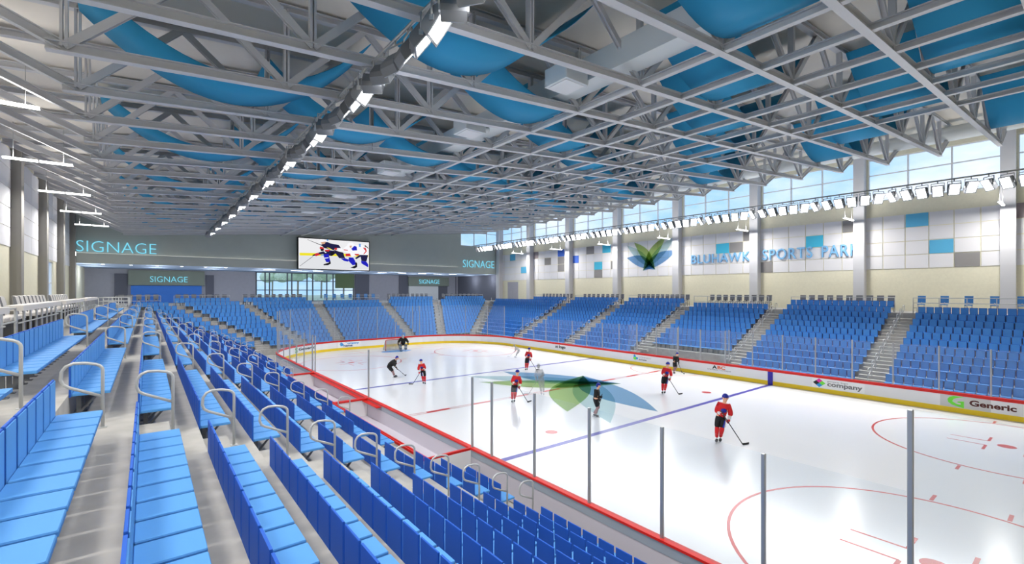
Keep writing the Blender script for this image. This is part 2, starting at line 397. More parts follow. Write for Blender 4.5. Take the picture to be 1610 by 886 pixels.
# ---------------------------------------------------------------- glass: posts and panels on the boards
pm = {}
def post(x, y, top, label, w=0.075):
    key = round(top, 2)
    if key not in pm: pm[key] = MB().cbox(-w/2, w/2, -w/2, w/2, 1.10, top, 0.012).mesh('glass_post', M['steel'])
    tag(link('glass_post', pm[key], None, (x, y, 0)), label, 'post', 'glass posts on the boards')
def panel(p, q, top, label):
    d = Vector((q[0]-p[0], q[1]-p[1], 0)); L = d.length
    o = MB().box(0.05, L-0.05, -0.006, 0.006, 1.10, top).build('rink_glass', M['glass'], None, (p[0], p[1], 0), math.atan2(d.y, d.x))
    tag(o, label, 'glass pane', 'clear glass panels on the boards')
XN, XF, SHORT, TALL = XB0 - 0.06, XB1 + 0.06, 3.61, 4.87
near = [(y, TALL if y < 2.5 else SHORT) for y in (-0.4, 1.8, 3.95, 6.15, 8.35, 10.55, 12.75, BENCH0)]
for i, (y, t) in enumerate(near):
    post(XN, y, t, f'grey glass post on near boards, {ORD[len(near)-i]} towards the camera from the bench corner')
    if i: panel((XN, near[i-1][0]), (XN, y), min(t, near[i-1][1]), f'clear glass pane on near boards, {ORD[len(near)-i]} towards the camera from the bench corner')
post(XN, 23.85, SHORT, 'lone grey glass post where the two player benches meet')
n2 = [BENCH1, 34.4, 36.6, 38.8, 41.0, 43.15, 45.3]
for i, y in enumerate(n2):
    post(XN, y, SHORT, f'grey glass post on near boards, {ORD[i+1]} beyond the player benches')
    if i: panel((XN, n2[i-1]), (XN, y), SHORT, f'clear glass pane on near boards, {ORD[i]} beyond the player benches')
arc = []
for a in (8, 24, 42, 62, 82):
    t = R(180 - a); arc.append((XB0+RC + (RC+0.06)*math.cos(t), YB1-RC + (RC+0.06)*math.sin(t)))
endp = [(x, YB1+0.06) for x in (19.3, 21.6, 23.9, 26.2)]
arc2 = []
for a in (86, 66, 46, 26, 8):
    t = R(a); arc2.append((XB1-RC + (RC+0.06)*math.cos(t), YB1-RC + (RC+0.06)*math.sin(t)))
allp = arc + endp + arc2
for i, p in enumerate(allp):
    w_ = 'left corner' if i < 5 else ('end boards behind the goal' if i < 9 else 'right corner')
    n_ = i + 1 if i < 5 else (i - 4 if i < 9 else i - 8)
    post(p[0], p[1], TALL, f'tall grey glass post on the far {w_}, {ORD[n_]} from the left')
    if i: panel(allp[i-1], p, TALL, f'tall clear glass pane at the far end, {ORD[i]} from the left corner')
fy = [-0.5, 1.55] + [3.6 + 2.053*i for i in range(20)]
for i, y in enumerate(fy):
    t = TALL if (y < 2.5 or y > 43) else SHORT
    post(XF, y, t, f'grey glass post on the far side boards, {ORD[i+1]} from the camera end')
    if i: panel((XF, fy[i-1]), (XF, y), min(t, TALL if (fy[i-1] < 2.5 or fy[i-1] > 43) else SHORT), f'clear glass pane on the far side boards, {ORD[i]} from the camera end')
# penalty box dividers
for j, y in enumerate((PEN0, 22.9, PEN1)):
    pw = ('nearer end of the penalty boxes', 'middle of the penalty boxes', 'further end of the penalty boxes')[j]
    panel((XF+0.06, y), (XF+1.4, y), SHORT, f'clear glass divider at the {pw}')
    post(XF+1.45, y, SHORT, f'grey glass post behind the boards at the {pw}')

# player benches behind the near boards
mb = MB()
bench = thing('player_bench', 'white walled player bench with red trim behind the near boards', 'player bench', (0,0,0))
mb.box(BENCHX, XB0-0.14, BENCH0, BENCH1, -0.06, 0.18); mb.build('bench_floor', M['board_back'], bench)
MB().box(BENCHX-0.1, BENCHX, BENCH0, BENCH1, 0.0, 1.0).build('back_wall', M['board_white'], bench)
for y in (BENCH0, 23.85, BENCH1): MB().box(BENCHX, XB0-0.15, y-0.05, y+0.05, 0.18, 1.02).build('partition', M['board_white'], bench)
mb = MB()
for y in (BENCH0, 23.85, BENCH1): mb.box(BENCHX, XB0-0.17, y-(0.05 if y == BENCH0 else 0.12), y+(0.05 if y == BENCH0 else 0.12), 1.02, 1.10)
mb.box(BENCHX-0.12, BENCHX-0.06, BENCH0, BENCH1, 1.0, 1.09); mb.box(BENCHX-0.02, BENCHX+0.03, BENCH0, BENCH1, 1.0, 1.09)
mb.build('red_trim', M['cap_red'], bench)
mb = MB(); mb.box(XB0-0.42, XB0-0.17, 21.9, BENCH1, 0.96, 1.0); mb.build('board_shelf', M['cap_red'], bench)
MB().box(BENCHX+0.1, BENCHX+0.5, BENCH0+0.3, 23.5, 0.5, 0.56).box(BENCHX+0.1, BENCHX+0.5, 24.2, BENCH1-0.3, 0.5, 0.56).build('bench_seat', M['board_white'], bench)

# ---------------------------------------------------------------- concrete terraces
def cut(a, b, holes):
    out = [(a, b)]
    for h0, h1 in holes:
        nx = []
        for s, e in out:
            if h1 <= s or h0 >= e: nx.append((s, e)); continue
            if s < h0: nx.append((s, h0))
            if h1 < e: nx.append((h1, e))
        out = nx
    return out
Y0 = -4.0
mb = MB(); st = MB()
for k in ROWS:
    holes = [(BENCH0, BENCH1)] if k >= 10 else []
    for a, b in cut(Y0, yk(k), holes): mb.box(xk(k), xk(k+1) if k < 11 else xk(k+1)-0.1, a, b, -0.06, trz(k))
    for ay in AISLES[:5]:
        if k >= 10 and BENCH0 < ay < BENCH1: continue
        if k > 1: mb.box(xk(k), xk(k)+0.42, ay-AHW+0.06, ay+AHW-0.06, trz(k), trz(k)+RISE/2)
    mb.box(xk(k)-0.02, xk(k), Y0, yk(k), trz(k)-0.1, trz(k)) if False else None
mb.box(XW0, xk(1), Y0, yk(1), -0.06, PLAT)
o = mb.build('terrace', M['concrete']); struct(o, 'stepped grey concrete terrace of the left stand', 'terrace')
mb = MB()
for k in ROWS:
    a, b = XM - xk(k), XM - xk(k+1)
    if k == 11: b += 0.1
    for s, e in cut(Y0, yk(k), [(PEN0, PEN1)] if k >= 10 else []): mb.box(b, a, s, e, -0.06, trz(k))
    for ay in AISLES[:5]:
        if k >= 10 and PEN0 < ay < PEN1: continue
        if k > 1: mb.box(a-0.42, a, ay-AHW+0.06, ay+AHW-0.06, trz(k), trz(k)+RISE/2)
mb.box(XM - xk(1), XW1, Y0, yk(1), -0.06, PLAT)
mb.box(XM - xk(10) - 0.12, XM - xk(10), PEN0, PEN1, 0, trz(9) + 0.02)
mb.box(XB1 + 1.0, XB1 + 1.35, PEN0 + 0.4, 22.5, 0, 0.5); mb.box(XB1 + 1.0, XB1 + 1.35, 23.3, PEN1 - 0.4, 0, 0.5)
o = mb.build('terrace', M['concrete']); struct(o, 'stepped grey concrete terrace of the right stand', 'terrace')
mb = MB()
for k in ROWS:
    mb.box(xk(k+1), XM - xk(k+1), yk(k+1) + (0.1 if k == 11 else 0), yk(k), -0.06, trz(k))
    for ax in eais(k):
        if k > 1: mb.box(ax-0.68, ax+0.68, yk(k)-0.42, yk(k), trz(k), trz(k)+RISE/2)
mb.box(XW0, XW1, yk(1), YW + 16, -0.06, PLAT)
o = mb.build('terrace', M['concrete']); struct(o, 'stepped grey concrete terrace behind the far goal', 'terrace')

# ---------------------------------------------------------------- seats
SW = 0.43
def seat_parts(wd):
    pan = MB().cbox(0.035, 0.50, -wd/2, wd/2, -0.045, 0.0, 0.012)
    back = MB(); back.cbox(0.0, 0.024, -wd/2, wd/2, -0.06, 0.47, 0.006, 1); back.cbox(0.0241, 0.034, -wd/2+0.014, wd/2-0.014, -0.05, 0.455, 0.004, 0)     # rear and rim in painted shade, then front pad
    br = MB(); br.beam((0.10, 0, -0.05), (0.10, 0, -0.40), 0.06, 0.05); br.beam((0.10, 0, -0.06), (0.42, 0, -0.06), 0.05, 0.04)
    br.beam((0.10, 0, -0.36), (0.34, 0, -0.07), 0.04, 0.03)
    br.box(0.03, 0.17, -0.06, 0.06, -0.42, -0.40)
    return pan, back, br
pan_, back_, br_ = seat_parts(SW)
PAN_ME = pan_.mesh('seat_pan', M['seat_blue'])
BACK_ME = back_.mesh('backrest', [M['seat_blue'], M['seat_blue_shaded']])
BR_ME = br_.mesh('bracket', M['bracket'])

def span(a, b, n=None):
    L = b - a; n = n or max(1, int(L / 0.455 + 0.02)); p = L / n
    return [a + p * (i + 0.5) for i in range(n)], p - 0.052
seats = []     # (x, y, z, rot, width, stand, row, block, index)
for k in ROWS:
    blocks = []
    edges = [(-3.0, AISLES[0]-AHW)] + [(AISLES[i]+AHW, AISLES[i+1]-AHW) for i in range(4)] + [(AISLES[4]+AHW, yk(k)-1.7)]
    for bi, (a, b) in enumerate(edges):
        if b - a < 0.4: continue
        holes = []
        if k >= 10: holes.append((BENCH0, BENCH1))
        if bi == 1 and k >= 6: holes.append((11.85, 14.2))
        segs = cut(a, b, holes)
        cnt = 0
        for s, e in segs:
            ys, wd = span(s, e)
            if bi == 0: ys = ys[::-1]
            for y in ys:
                cnt += 1; seats.append((xk(k), y, panz(k), 0.0, wd, 'left', k, bi, cnt))
    for bi, (a, b) in enumerate(edges):
        if bi == 5: b = yk(k) - 1.6
        if b - a < 0.4: continue
        ys, wd = span(a, b)
        for c_, y in enumerate(ys):
            if k >= 10 and PEN0 - 0.2 < y < PEN1 + 0.2: continue
            seats.append((XM - xk(k), y, panz(k), math.pi, wd, 'right', k, bi, c_ + 1))
    E = eais(k)
    ee = [(xk(k) + 0.12, E[0]-0.70)] + [(E[i]+0.70, E[i+1]-0.70) for i in range(4)] + [(E[4]+0.70, XM - xk(k) - 0.9)]
    for bi, (a, b) in enumerate(ee):
        if b - a < 0.4: continue
        xs, wd = span(a, b)
        for c_, x in enumerate(xs): seats.append((x, yk(k), panz(k), -math.pi/2, wd, 'end', k, bi, c_ + 1))
# one extra row on the platform edge of the left stand and of some other sections
for bi, (a, b) in enumerate([(-3.0, AISLES[0]-AHW)] + [(AISLES[i]+AHW, AISLES[i+1]-AHW) for i in range(4)]):
    ys, wd = span(a, b)
    if bi == 0: ys = ys[::-1]
    for c_, y in enumerate(ys): seats.append((xk(0), y, panz(0), 0.0, wd, 'left', 0, bi, c_ + 1))
for bi, (a, b) in ((1, (AISLES[0]+AHW, AISLES[1]-AHW)), (3, (AISLES[2]+AHW, AISLES[3]-AHW)), (4, (AISLES[3]+AHW, AISLES[4]-AHW)), (5, (AISLES[4]+AHW, AISLES[5]-1.2))):
    ys, wd = span(a, b)
    for y in ys: seats.append((XM - xk(0), y, panz(0), math.pi, wd, 'right', 0, bi, 1))
for a, b in ((2.4, 7.8), (9.2, 16.4), (28.0, 35.0), (37.2, 44.6)):
    xs, wd = span(a, b)
    for x in xs: seats.append((x, yk(0), panz(0), -math.pi/2, wd, 'end', 0, 0, 1))
def in_view(s):
    p = proj(s[0] + 0.25 * math.cos(s[3]), s[1] + 0.25 * math.sin(s[3]), s[2] + 0.1)
    return p
rank = []
keep = []
for s in seats:
    p = in_view(s)
    if p is None or p[0] < -260 or p[0] > 1800 or p[1] > 1250: continue
    keep.append(s)
    if s[5] == 'left' and -15 < p[0] < 1625 and p[1] < 900: rank.append((p[2], s))
rank.sort(key=lambda t: t[0])
hero = set(s for _, s in rank[:300])
BL = ['before the nearest stair aisle', 'past the nearest stair aisle', 'past the second stair aisle', 'past the third stair aisle', 'past the fourth stair aisle', 'past the fifth stair aisle']
for s in keep:
    if s not in hero: continue
    x, y, z, rot, wd, stand, k, bi, c_ = s
    t = thing('arena_seat', f'blue seat, {ORD[c_]} {BL[bi]}, {ORD[k+1]} row down of left stand', 'seat', (x, y, z), rot, 'blue arena seats')
    for nm, me in (('seat_pan', PAN_ME), ('backrest', BACK_ME), ('bracket', BR_ME)):
        c = link(nm, me, t); c.scale = (1, wd / SW, 1)
mb = MB()
BOXF = [(0,3,2,1),(4,5,6,7),(0,1,5,4),(1,2,6,5),(2,3,7,6),(3,0,4,7)]
for s in keep:
    if s in hero: continue
    x, y, z, rot, wd, *_ = s; c_, s_ = math.cos(rot), math.sin(rot)
    for bx, mi in (((0.035, 0.50, -0.045, 0.0), 0), ((0.0, 0.024, -0.06, 0.47), 1), ((0.024, 0.034, -0.05, 0.452), 3), ((0.06, 0.14, -0.42, -0.045), 2)):
        hw = {0: wd/2, 1: wd/2, 2: 0.03, 3: wd/2 - 0.016}[mi]
        vs = []
        for zz in bx[2:]:
            for lx, ly in ((bx[0], -hw), (bx[1], -hw), (bx[1], hw), (bx[0], hw)): vs.append((x + c_*lx - s_*ly, y + s_*lx + c_*ly, z + zz))
        mb.add(vs, BOXF, mi % 3)
rest = mb.build('arena_seats', [M['seat_blue'], M['seat_blue_shaded'], M['bracket']])
tag(rest, 'many blue arena seats filling the far stands and the distant rows of the left stand', 'seats', 'blue arena seats', 'stuff')

# ---------------------------------------------------------------- handrails in the aisles
def hand_mesh():
    pts = [(0.17, 0, 0), (0.17, 0, 0.86)]
    for a in (20, 45, 70): pts.append((0.05 + 0.12*math.cos(R(a)), 0, 0.86 + 0.10*math.sin(R(a))))
    pts += [(-0.02, 0, 0.98), (-0.15, 0, 0.985), (-0.23, 0, 0.95), (-0.275, 0, 0.88), (-0.285, 0, 0.76), (-0.26, 0, 0.685), (-0.20, 0, 0.64), (0.16, 0, 0.47)]
    mb = MB().tube(pts, 0.022, 8); mb.box(0.12, 0.22, -0.05, 0.05, 0, 0.012)
    return mb.mesh('aisle_handrail', M['rail_grey'])
HM = hand_mesh()
AW = ['nearest', 'second', 'third', 'fourth', 'fifth']
for ai, ay in enumerate(AISLES[:5]):
    tag(link('aisle_handrail', HM, None, (xk(0)+0.28, ay, trz(0)), 0), f'looped grey handrail on the platform edge, {AW[ai]} aisle of left stand', 'handrail', 'looped aisle handrails')
    for k in ROWS:
        if not (k >= 10 and BENCH0 < ay < BENCH1):
            tag(link('aisle_handrail', HM, None, (xk(k)+0.28, ay, trz(k) + (RISE/2 if k > 1 else 0)), 0), f'looped grey handrail at the {ORD[k+1]} row down, {AW[ai]} aisle of left stand', 'handrail', 'looped aisle handrails')
        if not (k >= 10 and PEN0 < ay < PEN1):
            tag(link('aisle_handrail', HM, None, (XM-xk(k)-0.28, ay, trz(k) + (RISE/2 if k > 1 else 0)), math.pi), f'looped grey handrail at the {ORD[k]} row down, {AW[ai]} aisle of right stand', 'handrail', 'looped aisle handrails')
for ai in range(5):
    for k in ROWS:
        ax = eais(k)[ai]
        tag(link('aisle_handrail', HM, None, (ax, yk(k)-0.28, trz(k) + (RISE/2 if k > 1 else 0)), -math.pi/2), f'looped grey handrail at the {ORD[k]} row down, {ORD[ai+1]} aisle from left behind far goal', 'handrail', 'looped aisle handrails')
for k in ROWS:
    tag(link('aisle_handrail', HM, None, (xk(k)+0.32, yk(k)-1.15, trz(k)), -math.pi/4), f'looped grey handrail at the {ORD[k]} row down, left corner of the stands', 'handrail', 'looped aisle handrails')
    tag(link('aisle_handrail', HM, None, (XM-xk(k)-0.32, yk(k)-0.95, trz(k)), -3*math.pi/4), f'looped grey handrail at the {ORD[k]} row down, right corner of the stands', 'handrail', 'looped aisle handrails')
#PART2
# ---------------------------------------------------------------- roof: deck, trusses, bridging
def bz(x): return 12.85 + 0.08 * (x + 1.65)
RX0, RX1, RY0, RY1 = XW0 - 0.6, XW1 + 0.6, -14.0, YW + 0.5
DK = 2.72
mb = MB()
mb.add([(RX0,RY0,bz(RX0)+DK),(RX1,RY0,bz(RX1)+DK),(RX1,RY1,bz(RX1)+DK),(RX0,RY1,bz(RX0)+DK),
        (RX0,RY0,bz(RX0)+DK+.3),(RX1,RY0,bz(RX1)+DK+.3),(RX1,RY1,bz(RX1)+DK+.3),(RX0,RY1,bz(RX0)+DK+.3)], BOXF)
o = mb.build('ceiling', M['deck']); struct(o)
TS = BAY / 3
NP = 9; PL = 46.65 / NP
xb = [-1.65 + PL * i for i in range(NP + 1)]
xt = [XW0 + 0.15] + [-1.65 + PL * (i + .5) for i in range(NP)] + [50.2]
TD = 2.5
def P(x, dz): return (x, 0, bz(x) + dz)
BOT = MB().ibeam(P(xb[0]-0.35, 0), P(xb[-1]+0.35, 0), 0.24, 0.26, 0.03).mesh('bottom_chord', M['truss_grey'])
TOP = MB().ibeam(P(xt[0], TD), P(xt[-1], TD), 0.24, 0.24, 0.03).mesh('top_chord', M['truss_grey'])
WEB = []
for i in range(NP + 1):
    for j in (i, i + 1):
        end = (i == 0 and j == 0) or (i == NP and j == NP + 1)
        a = Vector(P(xb[i], 0.02)); b = Vector(P(xt[j], TD - 0.02))
        WEB.append(('diagonal_brace', MB().ibeam(a, b, 0.20 if not end else 0.22, 0.16 if not end else 0.24, 0.025, 0, (0,1,0) if not end else (0,0,1)).mesh('diagonal_brace', M['truss_grey'])))
    a, b = P(xb[i], 0), P(xb[i], TD)
    WEB.append(('vertical_strut', MB().beam((a[0]-.05, 0, a[2]), (b[0]-.05, 0, b[2]), 0.06, 0.2, 0, (0,1,0)).beam((a[0]+.05, 0, a[2]), (b[0]+.05, 0, b[2]), 0.06, 0.2, 0, (0,1,0)).mesh('vertical_strut', M['truss_grey'])))
GUS = MB().prism([(-.3,.05),(.3,.05),(.2,.4),(-.2,.4)], lambda x, z: (x, -.02, z), lambda x, z: (x, .02, z)).mesh('gusset_plate', M['truss_grey'])
NT = 21
for n in range(-3, NT):
    y = COL0 + TS * n
    t = thing('roof_truss', f'pale grey steel roof truss spanning the hall, {ORD[NT - n]} from the far end wall', 'roof truss', (0, y, 0), 0, 'roof trusses')
    link('bottom_chord', BOT, t); link('top_chord', TOP, t)
    for nm, me in WEB: link(nm, me, t)
for j in range(7):
    x = xb[3] + PL / 2 * j
    o = MB().ibeam((0, RY0+0.5, 0), (0, YW-0.3, 0), 0.2, 0.22, 0.03).build('bridging_beam', M['truss_grey'], None, (x, 0, bz(x)))
    tag(o, f'long grey steel beam running lengthwise under the trusses, {ORD[j+1]} from the light string side', 'steel beam', 'lengthwise bridging beams')
# fabric sails
def sail_mesh(y0, y1):
    n = 20; vs = []; fs = []; L = 4.05
    for i in range(n+1):
        t = -1 + 2*i/n; x = t*L
        z = 0.12 + 2.15*abs(t)**2.0 + 0.08*x
        wob = 0.05*math.sin(3*t)
        vs += [(x, y0+wob, z), (x, y1+wob, z), (x, y1+wob, z+0.03), (x, y0+wob, z+0.03)]
    for i in range(n):
        a, b = 4*i, 4*(i+1)
        for k in range(4): fs.append((a+k, a+(k+1)%4, b+(k+1)%4, b+k))
    fs += [(0,1,2,3), tuple(4*n+k for k in (3,2,1,0))]
    mb = MB(); mb.add(vs, fs, 0, False); me = mb.mesh('ceiling_sail', M['sail'])
    for p in me.polygons: p.use_smooth = abs(p.normal.z) > 0.3
    return me
SAIL = sail_mesh(0.22, TS - 0.22)
CN = ['leftmost', 'second', 'third', 'fourth', 'fifth', 'sixth', 'seventh', 'eighth']
for c in range(8):
    cnt = 0
    for n in range(20, -4, -1):
        if (n - (c + 1)) % 3: continue
        if COL0 + TS*(n+1) > YW - 0.4: continue
        cnt += 1; xc = 2.45 + PL * c
        o = link('ceiling_sail', SAIL, None, (xc, COL0 + TS*n, bz(xc)))
        tag(o, f'blue sagging sail, {ORD[cnt]} from far wall, {CN[c]} lengthwise line from the left', 'fabric sail', 'blue ceiling sails')
# ducts
o = MB().box(12.75, 13.65, RY0+1, YW-0.3, bz(13.2)+0.40, bz(13.2)+1.30).build('air_duct', M['duct']); tag(o, 'pale rectangular air duct running lengthwise between the trusses', 'air duct')
o = MB().tube([(47.6, RY0+1, 18.55), (47.6, YW-0.3, 18.55)], 0.55, 16).build('air_duct', M['duct']); tag(o, 'round white air duct along the top of the right wall', 'air duct')
for i, y in enumerate((11.8, 18.1, 27.2, 36.2, 45.3, 54.3)):
    t = thing('air_diffuser', f'pale boxy ceiling air diffuser beside the rectangular duct, {ORD[i+1]} from the camera', 'air diffuser', (11.75, y, bz(11.75)+0.05), 0, 'boxy air diffusers')
    MB().cbox(-.55, .55, -.55, .55, 0, .62, 0.03).build('housing', M['duct'], t); MB().box(-.45, .45, -.45, .45, -0.03, 0).build('grille', M['frame_white'], t)
    MB().tube([(0.5,0,.35),(0.8,0,.38),(1.05,0,.4)], 0.14, 10).build('duct_neck', M['duct'], t)

# ---------------------------------------------------------------- flood light strings
def flood_parts():
    h = MB().prism([(-.18,-.20),(-.10,-.32),(.10,-.38),(.10,.38),(-.10,.32),(-.18,.20)], lambda x, z: (x, -.28, z), lambda x, z: (x, .28, z))
    l = MB().box(.10, .112, -.22, .22, -.31, .31)
    y = MB().tube([(0,-.31,0),(0,-.31,.46),(0,.31,.46),(0,.31,0)], .026, 6); y.tube([(0,0,.46),(0,0,.62)], .03, 6); y.box(-.05,.05,-.33,-.28,-.06,.06); y.box(-.05,.05,.28,.33,-.06,.06)
    f = MB()
    f.tube([(.108,-.26,-.36),(.108,.26,-.36),(.108,.26,.36),(.108,-.26,.36)], .022, 6, True)
    return [('housing', h.mesh('housing', M['bracket'])), ('lens', l.mesh('lens', M['lamp_white'])), ('bezel', f.mesh('bezel', M['steel']))], y.mesh('yoke', M['steel'])
FL, YOKE = flood_parts()
fid = 0
for side, X, Zf, face in (('left', 5.2, 12.75, 0.0), ('right', XM - 5.2, 13.0, math.pi)):
    o = MB().tube([(X, 0.3, Zf+.62), (X, 59.6, Zf+.62)], 0.05, 8).build('light_rail', M['steel'])
    for n in range(0, NT):
        pass
    tag(o, f'long steel pipe carrying the {side} string of flood lights', 'light rail')
    for g in range(-1, 12):
        y0 = 4.84 + BAY/2*g
        for i in range(6):
            y = y0 + 0.757*i
            if y < 0.4 or y > YW - 0.6: continue
            fan = R(-52 + 22*i) * (1 if face == 0 else -1)
            nm = f'bright boxy flood light, {ORD[i+1]} in the {ORD[12-g]} group from the far wall, {side} light string'
            t = thing('flood_light', nm, 'flood light', (X, y, Zf), face + fan * (1.0 if side == 'left' else 0.7), 'flood lights over the ice')
            for pn, me in FL:
                c = link(pn, me, t); c.rotation_euler = (0, R(38 if side == 'left' else 30), 0)
            link('yoke', YOKE, t)
        ld = bpy.data.lights.new('flood_lamp', 'AREA'); ld.shape = 'RECTANGLE'; ld.size = 4.2; ld.size_y = 0.6; ld.energy = 220 if side == 'left' else 440; ld.specular_factor = 0.25; ld.color = (1.0, 0.975, 0.95)
        lo = bpy.data.objects.new('flood_lamp', ld); C.objects.link(lo)
        sx = 1 if side == 'left' else -1
        lo.location = (X + sx*0.35, y0 + 1.9, Zf - 0.45)
        d = Vector((0.3 if side == 'left' else -0.75, 0, -1)).normalized(); lo.rotation_euler = d.to_track_quat('-Z', 'Y').to_euler()
        ld.spread = R(165 if side == 'left' else 140)
# hanging linear lamps on both sides; three unseen ones added to brighten near treads
def pendant_mesh():
    a = MB().cbox(-1.2, -0.02, -.07, .07, 0.02, .10, .01).cbox(0.02, 1.2, -.07, .07, 0.02, .10, .01)
    l = MB().box(-1.19, -.03, -.06, .06, 0.0, 0.02).box(.03, 1.19, -.06, .06, 0.0, 0.02).box(-1.19, -.03, -.078, -.07, 0.03, .09).box(.03, 1.19, -.078, -.07, 0.03, .09)
    w = lambda s: MB().tube([(s*.85, 0, .10), (s*.85, 0, 1.75)], .012, 5).mesh('suspension_wire', M['steel'])
    return a.mesh('housing', M['frame_white']), l.mesh('diffuser', M['lamp_strip']), w(-1), w(1)
PD = pendant_mesh()
for side, X, ys in (('left', -4.05, [COL0 + BAY*j for j in range(-1, 7)]), ('right', 47.3, [COL0 + BAY*j + 0.15 for j in range(-1, 7)]), ('seats', 1.0, [0.5, 4.2, 7.9])):
    for i, y in enumerate(ys):
        t = thing('pendant_lamp', f'long glowing tube lamp hung on two wires above the {side} walkway, {ORD[i+1]} from the camera' if side != 'seats' else f'added fill tube lamp, out of view over the nearest seats, {ORD[i+1]} along', 'hanging lamp', (X, y, 12.83), 0, 'hanging tube lamps')
        for pn, me in zip(('housing', 'diffuser', 'suspension_wire', 'suspension_wire'), PD):
            c = link(pn, me, t)
        ld = bpy.data.lights.new('pendant_light', 'AREA'); ld.shape = 'RECTANGLE'; ld.size = 2.3; ld.size_y = 0.14; ld.energy = {'left': 350, 'right': 380, 'seats': 140}[side]; ld.color = (1.0, 0.96, 0.90)
        lo = bpy.data.objects.new('pendant_light', ld); C.objects.link(lo); lo.location = (X, y, 12.81)
        ld = bpy.data.lights.new('pendant_uplight', 'AREA'); ld.shape = 'RECTANGLE'; ld.size = 2.3; ld.size_y = 0.14; ld.energy = 120 if side == 'right' else 45; ld.color = (1.0, 0.96, 0.90)
        lo = bpy.data.objects.new('pendant_uplight', ld); C.objects.link(lo); lo.location = (X, y, 12.95); lo.rotation_euler = (math.pi, 0, 0)

# ---------------------------------------------------------------- side walls
TW = BAY / 6; TZ0, THT = 8.6, 1.15; SILL, HEAD, TRANS = 14.57, 18.3, 16.9
bay_y = lambda j: COL0 + BAY * j
top = bz(XW1) + DK
mb = MB(); mb.box(XW1, XW1+0.4, RY0, YW, -0.06, SILL); mb.box(XW1, XW1+0.4, RY0, YW+0.4, HEAD, top); mb.box(XW1, XW1+0.4, YW, YW+16, -0.06, 10.0)
for j in range(-2, 8): mb.box(XW1, XW1+0.4, bay_y(j)-0.45, bay_y(j)+0.45, SILL, HEAD)
mb.box(XW1-0.05, XW1, YW+0.5, YW+14.4, PLAT, 9.75, 1)
wall_r = mb.build('wall_right', [M['cream'], M['wall_dark']]); struct(wall_r)
COLOR = {0: {(0,2):'tile_sky',(2,3):'tile_sky',(3,4):'tile_grey'}, 1: {(1,3):'tile_cyan',(0,5):'tile_grey',(3,0):'tile_grey'}, 2: {(1,3):'tile_cyan',(1,4):'tile_grey',(0,5):'tile_grey'},
         4: {(1,0):'tile_blue',(0,2):'tile_grey',(0,4):'tile_cyan',(2,3):'tile_cyan',(3,3):'tile_grey',(2,5):'tile_grey'},
         5: {(0,0):'tile_mauve',(1,2):'tile_grey',(0,4):'tile_blue',(1,4):'tile_grey',(2,4):'tile_grey'}, 6: {(0,2):'tile_sky',(2,4):'tile_sky'}, -1: {(0,0):'tile_mauve'}}
TN = ['tile_white','tile_grey','tile_mauve','tile_cyan','tile_blue','tile_sky']
def tiles(x0, x1, j, colmap):
    mb = MB()
    for r in range(4):
        for i in range(6):
            y1 = bay_y(j+1) - TW*i - 0.035; y0 = y1 - TW + 0.07
            z1 = TZ0 + THT*(4-r) - 0.03; z0 = z1 - THT + 0.06
            mb.box(x0, x1, y0, y1, z0, z1, TN.index(colmap.get((r, i), 'tile_white')))
    return mb
for j in range(-2, 7):
    tiles(XW1-0.05, XW1, j, COLOR.get(j, {})).build('wall_panels', [M[n] for n in TN], wall_r)
def column(x0, x1, y, z1, name='trim'):
    mb = MB(); s = 1 if x0 > 10 else -1
    mb.box(x0, x1, y-0.32, y+0.32, PLAT-0.2, z1); xa = x0 if s > 0 else x1
    mb.box(min(xa, xa+s*0.14)-0.04, max(xa, xa+s*0.14)+0.04, y-0.40, y+0.40, PLAT-0.2, z1, 1)
    return mb
for j in range(-1, 8):
    o = column(XW1-0.95, XW1+0.1, bay_y(j) - (0.55 if j == 7 else 0), bz(XW1)+DK).build(f'trim_column_{j+2}', [M['column'], M['column_edge']])
    struct(o, f'grey steel wall column on the right wall, {ORD[8-j]} from the far corner', 'column')
for j in range(-2, 7):
    a, b = bay_y(j)+0.45, bay_y(j+1)-0.45
    g = MB().box(XW1+0.2, XW1+0.215, a, b, SILL, HEAD).build(f'window_{j+3}', M['window_glass']); struct(g)
    mb = MB()
    for i in range(4):
        y = a + (b-a)*i/3; mb.box(XW1+0.1, XW1+0.3, y-0.05, y+0.05, SILL, HEAD)
    for z in (SILL+0.04, TRANS, HEAD-0.04): mb.box(XW1+0.12, XW1+0.3, a, b, z-0.04, z+0.04)
    mb.build('window_frame', M['frame_white'], g)
o = MB().box(XW1-0.03, XW1, 62.3, 65.2, PLAT, PLAT+3.3).box(XW1-0.05, XW1-0.03, 63.7, 63.75, PLAT, PLAT+3.2).build('door_1', M['wall_lav']); struct(o)
o = MB().box(XW0-0.4, XW1+0.4, RY0-0.4, RY0, -0.06, top).build('wall_front', M['cream']); struct(o)
